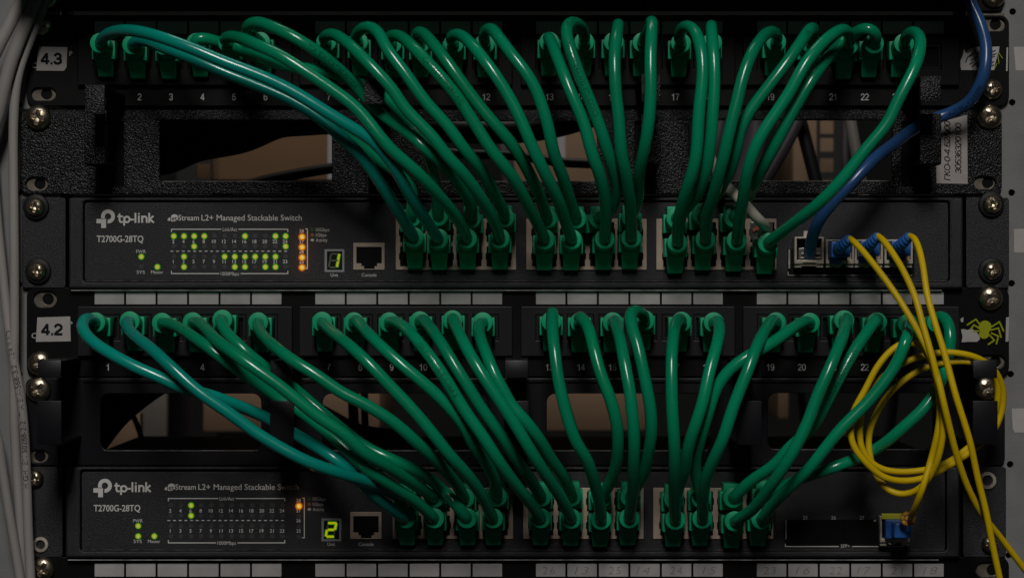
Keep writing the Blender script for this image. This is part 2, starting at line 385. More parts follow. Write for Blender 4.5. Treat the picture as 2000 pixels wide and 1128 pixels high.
# ------------------------------------------------------------------ patch panels
GX = [213.5, 644.5, 1075.5, 1507.0]
def port_x(n):
    g, i = divmod(n-1, 6); return GX[g]-3.5+61.5*i
BOOT_FRAME = None
def patch_panel(label, dy, top, bot, cuts, lx, full=True, handwriting=None, mods=True):
    t = thing("patch_bay", label, "patch panel", W(1000, bot, 0), "black patch panels across the rack")
    plate("face_plate", rect(52, top, 1971, bot, 18), cuts, 0.0, 2.2, M_BLACK, t, 0.3)
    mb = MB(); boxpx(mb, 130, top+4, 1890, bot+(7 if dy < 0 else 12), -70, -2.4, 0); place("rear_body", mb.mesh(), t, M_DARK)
    k = 0
    for g in range(4):
        for i in range(6):
            cx = GX[g]+61.5*i; y0, y1 = 569+dy+0, 594+dy
            o = plate("label_strip", rect(cx-28.7, y0, cx+28.7, y1, 1.0), [], 0.8, 0.8, M_STRIP, t, 0.08)
            if handwriting and handwriting[k]:
                mb = MB(); text_into(mb, handwriting[k], cx-4+(k % 3)*3, (y0+y1)/2+0.5, 14.5, 0.85, shear=0.25 if k % 2 else 0.1, spacing=1.15, bold=-0.012, width=24+(k % 2)*4)
                place("handwriting", mb.sheet(), o, M_PENCIL)
            k += 1
    if not mods: return t
    for g in range(4):
        mx0, mx1 = [(153, 572), (585, 1001), (1017, 1435), (1450, 1872)][g]
        holes = [rect(port_x(g*6+i+1)-25, 614+dy, port_x(g*6+i+1)+25, 664+dy) for i in range(6)]
        m = plate("port_module", rect(mx0, 598+dy, mx1, 695+dy, 3), holes, 3.0, 3.0, M_BLACK if dy < 0 else M_PLAST, t, 0.45, hpx=0)
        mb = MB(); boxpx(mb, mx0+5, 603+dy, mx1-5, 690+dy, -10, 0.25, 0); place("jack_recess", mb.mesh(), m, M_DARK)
        for i in range(6):
            x = port_x(g*6+i+1)
            plate("jack", rect(x-24.5, 614.5+dy, x+24.5, 663.5+dy), [rect(x-20, 620+dy, x+20, 658+dy)], 2.4, 2.0, M_BLACK if dy < 0 else M_PLAST, m, 0.0, hpx=0)
    for n in range(1, 25):
        mb = MB(); figures(mb, str(n), port_x(n)+1.5, 716.5+dy, 12.5, 0.0, 1.8, gap=0.06); place("port_number", mb.sheet(), t, M_PRINT if dy == 0 else M_DIMPR)
    return t
SLOTS_43 = [slot(85, 184, 48, 25), slot(1938, 48, 52, 26)]
p43 = patch_panel("upper black patch panel with white 4.3 sticker, packed with green plugs", -527, 30, 207, SLOTS_43, 0)
SLOTS_42 = [slot(88, 584, 46, 32), slot(1938, 706, 50, 26)]
p42 = patch_panel("middle black patch panel with white 4.2 sticker, packed with green plugs", 0, 561, 735, SLOTS_42, 0)
HW = ['']*12 + ['26', '13', '25', '14', '24', '15', '23', '16', '22', '17', '21', '18']
p41 = patch_panel("lowest patch panel, only its pencil-numbered label strips in view at bottom edge", 531, 1087, 1262, [slot(1932, 1112, 52, 30)], 0, handwriting=HW, mods=False)
def ident(t, s, quad, tx, ty):
    o = plate("ident_label", quad, [], 0.45, 0.4, M_WLABEL, t)
    mb = MB(); figures(mb, s, tx, ty, 20, 0.47, 4.8, width=41, gap=0.03); place("lettering", mb.sheet(), o, M_INK)
ident(p43, "4.3", [(74.5, 91), (131.5, 92.5), (130, 131), (125, 138.5), (71, 138)], 101, 115)
ident(p42, "4.2", [(73, 619.5), (137, 617.5), (138, 666), (70, 667)], 102, 643)
for t, dy in ((p43, -527), (p42, 0)):
    text("lettering", "C", 66.5, 655+dy, 10, 0.0, M_DIMPR, t); text("lettering", "P", 138.5, 632+dy, 9, 0.0, M_DIMPR, t)
cage_nut(p43, 85, 184); cage_nut(p43, 1938, 48); cage_nut(p42, 88, 584); cage_nut(p42, 1938, 706); cage_nut(p41, 1932, 1112)
screw(p43, 80, 47, 46, rot=0.3); screw(p43, 1937, 175, 40, rot=0.1)
screw(p42, 78, 709, 48); screw(p42, 1934, 582, 49, rot=0.5)
screw(p41, 84, 1110, 48)
# spider stickers
def spider(t, cx, cy, k=1.0, torn=False):
    b = MB()
    if not torn:
        for pts in ([(1876, 622), (1882, 619), (1881, 629), (1877, 628)], [(1965, 620), (1971, 618), (1970, 666), (1964, 667)]):
            b.add([W(x, y, 0.12) for x, y in pts], [(3, 2, 1, 0)])
        pts = [(1877, 643), (1882, 642), (1890, 644), (1897, 641), (1906, 646), (1913, 656), (1914, 662), (1908, 667), (1890, 667), (1878, 668), (1880, 657)]
        b.add([W(x, y, 0.12) for x, y in pts], [tuple(range(len(pts)-1, -1, -1))])
    else:
        pts = [(1876, 131), (1876, 118), (1880, 110), (1883, 96), (1886, 104), (1895, 96), (1908, 92), (1916, 92), (1915, 137), (1878, 137)]
        b.add([W(x, y, 0.12) for x, y in pts], [tuple(range(len(pts)-1, -1, -1))])
        pts = [(1933, 92), (1952, 91), (1951, 100), (1946, 116), (1941, 137), (1933, 137)]
        b.add([W(x, y, 0.12) for x, y in pts], [tuple(range(len(pts)-1, -1, -1))])
        pts = [(1966, 93), (1969, 93), (1968, 139), (1965, 139)]
        b.add([W(x, y, 0.12) for x, y in pts], [tuple(range(len(pts)-1, -1, -1))])
    place("sticker", b.sheet(), t, M_WLABEL)
    s = MB()
    if torn:
        for q in ([(1950, 102), (1958, 114)], [(1949, 108), (1951, 124)], [(1947, 124), (1941, 137)]): stroke(s, q, 1.4, 0.12)
        ink = MB()
        for q in ([(1893, 110), (1902, 103)], [(1897, 118), (1907, 113), (1912, 102)], [(1894, 126), (1900, 122)], [(1905, 128), (1908, 121)], [(1909, 132), (1911, 124)], [(1888, 104), (1896, 98)], [(1886, 122), (1890, 112), (1899, 108)], [(1903, 97), (1908, 106)], [(1899, 131), (1904, 124)], [(1935, 130), (1941, 127)], [(1938, 108), (1946, 105)], [(1934, 103), (1944, 99)], [(1934, 114), (1943, 110)], [(1934, 124), (1941, 121)]): stroke(ink, q, 2.0, 0.13)
        place("torn_marks", ink.sheet(), t, M_INK)
    else:
        s.add([W(1924+12.5*math.cos(a), 638+12.5*math.sin(a), 0.12)-Vector((0, 0.0001, 0)) for a in [2*PI*k/20 for k in range(20)]], [tuple(range(19, -1, -1))])
        s.add([W(1922+10*math.cos(a), 652+9*math.sin(a), 0.12)-Vector((0, 0.00013, 0)) for a in [2*PI*k/20 for k in range(20)]], [tuple(range(19, -1, -1))])
        for q in ([(1914, 634), (1906, 623), (1889, 634)], [(1913, 641), (1902, 634), (1896, 642)], [(1912, 646), (1901, 646)],
                  [(1936, 638), (1952, 628), (1960, 646)], [(1936, 644), (1950, 640), (1955, 658)], [(1933, 654), (1942, 664), (1930, 672)], [(1936, 650), (1950, 656), (1946, 671)]):
            stroke(s, q, 3.0, 0.12, 0.12)
    place("spider_print", s.sheet(), t, M_SPIDER)
spider(p42, 0, 0); spider(p43, 0, 0, torn=True)

# ------------------------------------------------------------------ cable organisers with bent hooks
def hook_mesh(x0, x1, y_top, y_bot, h_out, base_y, w_base, up, foot):
    """strap bent out of the plate: an arm running outward and a flap across its end (photo px seen at the flap)"""
    mb = MB()
    a, b = W(x0, y_bot, h_out), W(x1, y_top, h_out)
    th = 0.0016
    mb.box((a.x, -h_out*0.001, a.z), (b.x, -h_out*0.001+th, b.z))
    if up:
        mb.v = [(x, y+0.0009 if z > (a.z+b.z)/2 else y, z) for x, y, z in mb.v]      # flap leans back a little
        mb.box((a.x, -h_out*0.001+th+0.0009, b.z-th), (b.x, 0.0, b.z-0.0002))  # arm along the top
    else:    mb.box((a.x, -h_out*0.001+th, a.z), (b.x, 0.0, a.z+th))           # arm along the bottom
    return bevel_mesh(mb.mesh(), 0.0005, 2)
def organizer(label, top, bot, xl, xr, wins, hooks, m, cuts, uh, lh, uy, ly, rim=True):
    t = thing("cable_organizer", label, "cable organizer", W(1000, bot, 0), "black cable organizers with open windows")
    plate("face_plate", rect(xl, top, xr, bot, 14), wins+cuts, 0.0, 2.2, m, t, 0.35)
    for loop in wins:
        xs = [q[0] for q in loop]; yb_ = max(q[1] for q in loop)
        mb = MB(); boxpx(mb, min(xs)+6, yb_-0.6, max(xs)-6, yb_+(1.2 if rim else 0.4), -1.8, 0.12, 0); place("worn_lit_edge", mb.mesh(), t, M_WORNLIT)  # pale strip paints the lit, worn lower edge of the window
    for (x0, x1) in hooks:
        y0, y1 = uy.get(x0, (703, 738)); ya, yb = ly
        place("upper_hook", hook_mesh(x0, x1, y0, y1, uh, 0, 0, True, 0), t, m)
        place("lower_hook", hook_mesh(x0-1, x1+1, ya, yb, lh, 0, 0, False, 0), t, m)
    return t
PUNCH = [222, 743, 1259, 1781]
org1 = organizer("wrinkle-painted black cable organizer between the upper panel and the upper switch", 232, 379, 39, 1957,
    [rect(312, 235, 648, 354, 3), rect(833, 237, 1166, 354, 3), rect(1346, 235, 1742, 353, 3)],
    [(165, 204), (711, 750), (1253, 1290), (1798, 1838)], M_WRINK, [slot(72, 359, 42, 26), slot(1923, 357, 42, 25)]+[rect(x-19, 238, x+19, 364) for x in PUNCH], 62, 34, {165: (165, 221), 711: (152, 204), 1253: (144, 199), 1798: (148, 199)}, (222, 320))
for x in PUNCH:
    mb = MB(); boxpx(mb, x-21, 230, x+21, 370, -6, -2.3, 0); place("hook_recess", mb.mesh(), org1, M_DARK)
mb = MB(); n = 60
a, b = W(160, 233, 0), W(1940, 233, 0)
mb.add([W(45, 232.5, 0.25), W(1950, 232.5, 0.25), W(1950, 214.5, -3.4)+Vector((0, 0, 0.0012)), W(45, 214.5, -3.4)+Vector((0, 0, 0.0012)), W(45, 232.5, -5), W(1950, 232.5, -5)], [(0, 1, 2, 3), (0, 3, 4), (1, 5, 2), (3, 2, 5, 4), (0, 4, 5, 1)])
place("top_flange", mb.mesh(smooth=0), org1, M_WRINK)
org2 = organizer("smooth black cable organizer between the middle panel and the lower switch", 738, 908, 50, 1963,
    [rect(196, 768, 510, 879, 17), rect(630, 768, 952, 879, 17), rect(1068, 768, 1388, 879, 17), rect(1500, 767, 1822, 877, 17)],
    [(73, 119), (528, 573), (986, 1032), (1441, 1487), (1901, 1948)], M_SMOOTH, [slot(72, 890, 44, 24)], 54, 53, {}, (782, 868), False)
# folded seams of the lower organiser: five raised bays
for x0, x1 in ((163, 560), (592, 1000), (1030, 1447), (1466, 1880)):
    mb = MB(); boxpx(mb, x0, 741.5, x1, 745, 0, 1.2, 0); place("rim", mb.mesh(), org2, M_SMOOTH)
cage_nut(org1, 72, 359); cage_nut(org1, 1923, 357); cage_nut(org2, 72, 890)
screw(org1, 75, 230, 50, rot=0.2); screw(org1, 1932, 228, 50, rot=0.6)
screw(org2, 76, 760, 50, rot=0.75); screw(org2, 1925, 758, 48, rot=0.4)
st = plate("asset_label", [(1833, 240), (1889, 224), (1890, 359), (1829, 358), (1829, 322), (1832, 312), (1831, 270)], [], 0.4, 0.35, M_PAPER, org1)
mb = MB(); figures(mb, "ГКО-0-4.62/900", 1850, 352, 11.5, 0.42, 1.7, rot=PI/2, shear=0.2, width=116, align='L'); place("lettering", mb.sheet(), st, M_INK)
mb = MB(); figures(mb, "30536320100", 1871.5, 338, 11.5, 0.42, 1.7, rot=PI/2, shear=0.2, width=98, align='L'); place("lettering", mb.sheet(), st, M_INK)

# shelf above the upper panel: only its ear and the shade of an added, unseen lip come into view
shelf = thing("rack_shelf", "black shelf front at the very top edge, only its rounded ear and screw showing", "shelf", W(1000, 0, 0))
plate("face_plate", rect(58, -150, 1960, 22, 14), [], 0.0, 2.2, M_BLACK, shelf, 0.3)
mb = MB(); boxpx(mb, 58, -150, 1878, -18, 0, 53, 0); place("shade_lip", bevel_mesh(mb.mesh(), 0.001), shelf, M_BLACK)  # unseen overhang, added and sized to shade the panel below
screw(shelf, 1940, -8, 48, rot=0.2); screw(shelf, 95, -2, 40)

# ------------------------------------------------------------------ switches
HS = 5.0       # face height
def led_mesh(mats, r1, r2, r3):
    mb = MB(); k = 0.001*S*1000
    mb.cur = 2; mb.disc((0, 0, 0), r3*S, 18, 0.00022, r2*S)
    mb.cur = 1; mb.disc((0, 0, 0), r2*S, 18, 0.00026, r1*S)
    mb.cur = 0; mb.disc((0, 0, 0), r1*S, 18, 0.00030)
    mb.cur = 2
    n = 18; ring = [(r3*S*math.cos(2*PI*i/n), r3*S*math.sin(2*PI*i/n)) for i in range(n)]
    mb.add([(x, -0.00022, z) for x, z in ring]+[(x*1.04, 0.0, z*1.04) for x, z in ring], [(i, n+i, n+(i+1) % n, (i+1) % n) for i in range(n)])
    me = mb.mesh(smooth=0)
    for m in mats: me.materials.append(m)
    return me
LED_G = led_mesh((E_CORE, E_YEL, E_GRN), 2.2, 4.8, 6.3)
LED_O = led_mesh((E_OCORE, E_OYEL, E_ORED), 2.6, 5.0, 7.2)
LED_X = led_mesh((M_LEDOFF, M_LEDOFF, M_LEDOFF), 1.5, 3.0, 4.4)

def network_switch(label, dx, dy, lit, orange, digit, upper):
    X = lambda x: x+dx
    Y = lambda y: y+dy
    t = thing("network_switch", label, "network switch", W(1000, Y(562), 0), "rack network switches")
    R = lambda x0, y0, x1, y1, r=0: rect(X(x0), Y(y0), X(x1), Y(y1), r)
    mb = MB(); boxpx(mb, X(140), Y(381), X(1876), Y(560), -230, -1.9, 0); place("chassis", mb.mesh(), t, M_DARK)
    plate("bezel", R(134, 386, 1881, 563, 4), [R(162.5, 392.5, 1855, 550, 7)], HS, 6, M_SWITCH, t, 1.0)
    face = plate("front_plate", R(165.5, 395.5, 1852, 547, 6), [], HS-0.5, 2.0, M_FACE, t, 0.18)
    H = HS-0.5
    for x0, x1 in ((43, 128), (1887, 1971)):
        plate("mounting_ear", R(x0, 386, x1, 562, 6), [], 0.6, 2.4, M_SWITCH, t, 0.3)
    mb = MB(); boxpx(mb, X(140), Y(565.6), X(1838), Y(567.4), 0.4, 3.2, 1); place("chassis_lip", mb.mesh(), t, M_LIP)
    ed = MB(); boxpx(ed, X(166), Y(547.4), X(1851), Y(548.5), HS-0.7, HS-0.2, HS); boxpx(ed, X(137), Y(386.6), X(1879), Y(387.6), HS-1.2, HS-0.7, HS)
    place("worn_lit_edge", ed.mesh(), t, M_WORNLIT)  # pale strips paint the highlight on the worn bezel edges
    # printing
    br = MB()
    ring_o = arcpts(X(211), Y(422.5), 13.6, -95, 180, 22); ring_i = arcpts(X(211), Y(422.5), 6.2, -95, 180, 22)
    ring_o.append((X(197.4), Y(426.3))); ring_i.append((X(204.8), Y(426.3)))
    n = len(ring_o); br.add([W(x, y, H)-Vector((0, 8e-5, 0)) for x, y in ring_o+ring_i], [(i, i+1, n+i+1, n+i) for i in range(n-1)])
    prect(br, X(188.5), Y(427.3), X(207.2), Y(436), H); prect(br, X(197.7), Y(436), X(207.2), Y(445), H)
    place("brand_mark", br.sheet(), face, M_PRINT)
    lg = MB()
    for q in ([(233.5, 417.8), (233.5, 430), (235, 433), (239, 433.6)], [(230.3, 422.5), (239, 422.5)],
              [(242.5, 424), (242.5, 439.5)], arcpts(248, 428.4, 5.2, 0, 360, 16, 5.4), [(255.5, 428.6), (261, 428.6)], [(264.6, 416.5), (264.6, 434)],
              [(271.3, 422), (271.3, 434)], [(271.3, 417.0), (271.3, 418)], [(277.8, 422), (277.8, 434)], arcpts(282.2, 427, 4.4, 180, 0, 10, 4.2)+[(286.6, 434)],
              [(291.5, 416.5), (291.5, 434)], [(299, 422.3), (292.5, 428), (299.8, 434)]):
        stroke(lg, [(X(a), Y(b)) for a, b in q], 3.5, H)
    place("brand_lettering", lg.sheet(), face, M_PRINT)
    text("model_lettering", "T2700G-28TQ", X(234.5), Y(466.3), 12.2, H, M_PRINT, face, width=91, bold=0.012)
    tt = MB(); pts = [(X(327), Y(430)), (X(329), Y(426)), (X(333), Y(424)), (X(335), Y(420.5)), (X(340), Y(418)), (X(346), Y(419.5)), (X(348), Y(425)), (X(346.5), Y(430)), (X(342), Y(432)), (X(335), Y(432.5))]
    tt.add([W(x, y, H)-Vector((0, 8e-5, 0)) for x, y in pts], [tuple(range(len(pts)-1, -1, -1))])
    text_into(tt, "Stream", X(348.5), Y(425), 10.6, H, width=40, bold=0.006, align='L')
    text_into(tt, "L2+ Managed Stackable Switch", X(393.5), Y(425), 11.0, H, width=196, bold=0.004, align='L')
    place("title_lettering", tt.sheet(), face, M_PRINT)
    text("title_lettering", "Jet", X(338.5), Y(426), 9, H, M_DARK, face, width=15, bold=0.01, lift=0.14)
    pr = MB()
    cols = [339+19.85*i for i in range(12)]
    for i, cx in enumerate(cols):
        text_into(pr, str(2*i+2), X(cx-0.6), Y(471.4), 6.6, H, bold=0.01); text_into(pr, str(2*i+1), X(cx-0.6), Y(510.6), 6.6, H, bold=0.01)
    for i in range(21): prect(pr, X(333+11.1*i), Y(489.5), X(338.6+11.1*i), Y(491.2), H)
    for s, y, tick, hw in (("Link/Act", 447.5, 5.5, 17), ("1000Mbps", 534, -5.5, 21)):
        yy = y; prect(pr, X(334), Y(yy-0.9), X(449-hw), Y(yy+0.9), H); prect(pr, X(449+hw), Y(yy-0.9), X(563), Y(yy+0.9), H)
        a, b = (yy+0.9, yy+tick) if tick > 0 else (yy+tick, yy-0.9)
        prect(pr, X(334), Y(a), X(335.7), Y(b), H); prect(pr, X(561.3), Y(a), X(563), Y(b), H)
        text_into(pr, s, X(449), Y(yy+0.3), 6.8, H, width=2*hw-6)
    text_into(pr, "PWR", X(275.5), Y(491), 6.3, H, width=18.5); text_into(pr, "SYS", X(275), Y(531.2), 6.3, H, width=16); text_into(pr, "Master", X(307), Y(531), 6.3, H, width=24)
    for i, y in enumerate((451, 471.4, 490.7, 510.7)): text_into(pr, str(28-i), X(589), Y(y), 6.2, H, bold=0.01)
    prect(pr, X(599.5), Y(446), X(601.2), Y(525), H); prect(pr, X(596), Y(446), X(599.5), Y(447.7), H); prect(pr, X(596), Y(523.3), X(599.5), Y(525), H)
    for s, y, w in (("10Gbps", 448.3, 26), ("1Gbps", 458.6, 20.5), ("Activity", 468.6, 22.5)): text_into(pr, s, X(617), Y(y), 6.6, H, width=w, align='L')
    for a in range(8): stroke(pr, [(X(610), Y(468.6)), (X(610+3.6*math.cos(a*PI/4)), Y(468.6+2.8*math.sin(a*PI/4)))], 0.9, H)
    text_into(pr, "Unit", X(653), Y(536.6), 6.6, H, width=14.5); text_into(pr, "Console", X(721), Y(536.6), 6.6, H, width=29)
    if not upper:
        pr2 = pr; pr = MB()
        for s, x in (("25", 1572.5), ("26", 1628), ("27", 1683.5)): text_into(pr, s, x, 1010, 6.6, H, bold=0.01)
        prect(pr, 1533, 1065.2, 1638, 1066.9, H+0.15); prect(pr, 1664, 1065.2, 1766, 1066.9, H+0.15); prect(pr, 1533, 1060.5, 1534.8, 1065.2, H+0.15); prect(pr, 1764.3, 1060.5, 1766, 1065.2, H+0.15)
        text_into(pr, "SFP+", 1651, 1065.3, 6.6, H+0.15, width=18)
        place("cage_print", pr.sheet(), face, M_PRINT); pr = pr2
    place("port_numbers_print", pr.sheet(), face, M_PRINT)
    dots = MB(); dots.add([W(X(610)+3.2*math.cos(a), Y(448.3)+3.2*math.sin(a), H)-Vector((0, 8e-5, 0)) for a in [2*PI*k/12 for k in range(12)]], [tuple(range(11, -1, -1))])
    place("legend_dot", dots.sheet(), face, mat("legend_green", (0.004, 0.09, 0.012), 0.6))
    dots = MB(); dots.add([W(X(610)+3.2*math.cos(a), Y(458.6)+3.2*math.sin(a), H)-Vector((0, 8e-5, 0)) for a in [2*PI*k/12 for k in range(12)]], [tuple(range(11, -1, -1))])
    place("legend_dot", dots.sheet(), face, mat("legend_amber", (0.24, 0.085, 0.004), 0.6))
    # indicator lamps
    def led(me, x, y): return place("indicator_lamp", me, face, None, W(X(x), Y(y), H))
    rows = [(461, 2), (481, 2), (501, 1), (521, 1)]
    for r, (y, odd) in enumerate(rows):
        for i, cx in enumerate(cols):
            n = 2*i+odd; led(LED_G if n in lit[r] else LED_X, cx+0.6, y)
    for nm, x, y in (("PWR", 276, 501), ("SYS", 276, 521), ("Master", 307.5, 521)): led(LED_G if nm in lit[4] else LED_X, x, y)
    for i, y in enumerate((462.5, 482.5, 502.5, 522)):
        on = i in orange; led(LED_O if on else LED_X, 590, y)
        if on:
            l = bpy.data.lights.new("amber_lamp_light", 'POINT'); l.energy = 0.00016; l.color = (1.0, 0.30, 0.03); l.shadow_soft_size = 0.001
            lo = bpy.data.objects.new("amber_lamp_light", l); COL.objects.link(lo); lo.location = W(X(590), Y(y), H)+Vector((0, -0.0026, 0))
    # seven segment display
    dsp = plate("display_frame", R(634, 486.5, 672.5, 531, 1), [R(638.5, 490.5, 668.5, 527)], H+0.3, 0.8, mat("display_frame_grey", (0.26, 0.26, 0.265), 0.5), face, 0.05)
    plate("display_window", R(638.2, 490.2, 668.8, 527.3), [], H+0.05, 0.4, M_DISP, dsp)
    segs = {'a': (648, 495.5, 662, 495.5), 'b': (662.5, 497, 660.5, 507), 'c': (660.2, 510, 658.2, 520), 'd': (645, 521.8, 657, 521.8), 'e': (644.2, 510, 642.6, 520), 'f': (646.5, 497, 644.8, 507), 'g': (647, 508.5, 659.5, 508.5)}
    on = {'1': 'bc', '2': 'abged'}[digit]
    for kk, (a, b, c, d) in segs.items():
        s2 = MB(); stroke(s2, [(X(a), Y(b)), (X(c), Y(d))], 4.0 if kk in on else 3.2, H+0.12); me = s2.sheet()
        place("segment", me, dsp, E_SEG if kk in on else M_SEGOFF)
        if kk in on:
            s3 = MB(); stroke(s3, [(X(a), Y(b)), (X(c), Y(d))], 7.0, H+0.05, 0.06); place("segment_glow", s3.sheet(), dsp, E_SEGH)  # wider emissive strip paints the green glow around a lit segment
    # console jack
    con = plate("console_port", R(690, 474, 751, 526.5, 1.5), [[(X(a), Y(b)) for a, b in ((696, 482), (745.5, 482), (745.5, 514), (736.5, 514), (736.5, 519.5), (731.5, 519.5), (731.5, 525), (711, 525), (711, 519.5), (706, 519.5), (706, 514), (696, 514))]], H+0.7, 0.9, M_BEIGE, face, 0.12)
    plate("port_cavity", R(692, 476, 749, 526), [], H+0.12, 0.2, M_DARK, con)
    # three blocks of eight jacks
    for bx0, bx1, cs in ((773, 1008, (805, 861, 917, 974)), (1028, 1263, (1063, 1119, 1176, 1231)), (1282, 1516.5, (1319, 1375, 1432, 1489))):
        holes = []
        for c in cs:
            for y0, y1 in ((434, 473), (481, 520)):
                w = 23.5
                holes.append([(X(a), Y(b)) for a, b in ((c-w, y0), (c+w, y0), (c+w, y0+12), (c+w+2, y0+14), (c+w+2, y1-14), (c+w, y1-12), (c+w, y1), (c-w, y1), (c-w, y1-12), (c-w-2, y1-14), (c-w-2, y0+14), (c-w, y0+12))])
        pb = plate("port_block", R(bx0, 427, bx1, 526.5, 1.5), holes, H+0.9, 1.1, M_BEIGE, face, 0.14)
        plate("port_cavity", R(bx0+3, 430, bx1-3, 523.5), [], H+0.12, 0.2, M_DARK, pb)
    # cage for the optical modules
    if upper:
        cg = plate("sfp_cage", [(1538, 486), (1786, 486), (1786, 540), (1538, 540)], [], H+0.25, 0.4, M_DARK, face)
        mb = MB(); boxpx(mb, 1540, 487, 1543.2, 524, H, H+1.6); boxpx(mb, 1538.5, 530, 1540.2, 537.6, H, H+0.6); boxpx(mb, 1540, 536.6, 1782, 537.8, H, H+0.55)
        place("cage_edge", mb.mesh(), cg, M_LIP)
    else:
        cg = plate("sfp_cage", rect(1532, 1014, 1768, 1067, 1), [], H+0.1, 0.2, M_DARK, face)
        mb = MB(); boxpx(mb, 1534, 1015.5, 1536.6, 1052, H, H+1.0); boxpx(mb, 1707, 1015, 1711, 1017.5, H, H+0.8); place("cage_edge", mb.mesh(), cg, M_LIP)
        for x in (1592, 1650): 
            mb = MB(); boxpx(mb, x, 1018, x+5, 1052, H, H+0.8); place("cage_divider", mb.mesh(), cg, M_DARK)
    return t
lit1 = [{2, 4, 6, 8, 16, 22, 24}, {6, 24}, {3, 11, 13, 15, 17, 19, 21}, {3, 13, 15, 19, 21}, {"PWR", "Master"}]
lit2 = [{6}, {6}, set(), set(), {"PWR", "SYS", "Master"}]
sw1 = network_switch("upper charcoal network switch showing unit 1 with many lit green lamps", 0, 0, lit1, {0, 1, 2, 3}, '1', True)
sw2 = network_switch("lower charcoal network switch showing unit 2 with few lit lamps", -6, 525, lit2, {0}, '2', False)
for x, y, d in ((70, 404, 37), (74, 529, 36), (1937, 399, 37), (1937, 528, 36)): screw(sw1, x, y, d, 1.2, True)
screw(sw2, 69, 933, 34, 0.8); screw(sw2, 1934, 1061, 36, 0.8)
def ear_hole(sw, x, y, r):
    o = place("screw_hole", lathe([(r*S, -0.0003), (r*S*0.98, -0.0014), (r*S*0.62, -0.0016), (r*S*0.60, 0.0008), (0.00001, 0.0008)], 20).mesh(), sw, M_CAGE, W(x, y, 0.4)); return o
ear_hole(sw2, 80, 1062, 15); ear_hole(sw2, 1928, 937, 17)
# ------------------------------------------------------------------ green patch cables
def boot_mesh(up):
    bm = bmesh.new()
    def rb(x0, x1, z0, z1, y0, y1, bev=0.5, taper=1.0):
        v = [bm.verts.new(c) for c in ((x0*taper, y0, z0), (x1*taper, y0, z0), (x1, y0, z1), (x0, y0, z1), (x0*taper, y1, z0), (x1*taper, y1, z0), (x1, y1, z1), (x0, y1, z1))]
        fs = [bm.faces.new([v[i] for i in f]) for f in ((0,1,2,3), (7,6,5,4), (4,5,1,0), (5,6,2,1), (6,7,3,2), (7,4,0,3))]
        es = list({e for f in fs for e in f.edges})
        bmesh.ops.bevel(bm, geom=es, offset=bev, segments=2, affect='EDGES', profile=0.6)
    rb(-5.65, 5.65, -4.6, 4.4, -11.5, 1.5)
    if not up:
        q = rb(-4.3, 4.3, -12.6, -4.3, -9.5, -4.5, 0.45, 0.82)
        for v in bm.verts:                                   # the latch guard leans in towards the socket
            if v.co.z < -4.7: v.co.y += (-4.7-v.co.z)*0.72
    else:      rb(-3.9, 3.9, 4.0, 8.3, -12.5, -1.0, 0.45)
    n = 28; prof = [(-8, 4.95, 0.7), (-20.9, 4.9, 2.25), (-21.3, 4.75, 2.3), (-21.4, 4.45, 2.3)]
    rings = [[bm.verts.new((r*math.cos(2*PI*k/n), y, z+r*math.sin(2*PI*k/n))) for k in range(n)] for y, r, z in prof]
    for a, b in zip(rings, rings[1:]):
        for k in range(n): bm.faces.new((a[k], a[(k+1) % n], b[(k+1) % n], b[k]))
    bm.faces.new(rings[-1])
    bmesh.ops.recalc_face_normals(bm, faces=bm.faces)
    bmesh.ops.scale(bm, vec=(0.001,)*3, verts=bm.verts)
    me = bpy.data.meshes.new("boot"); bm.to_mesh(me); bm.free(); me.shade_smooth(); me.set_sharp_from_angle(angle=math.radians(35))
    me.materials.append(M_BOOT); return me
BOOT_D, BOOT_U = boot_mesh(False), boot_mesh(True)
HP, HW_ = 24.5, 27.0       # how far the boot ends stand out: panels, switches

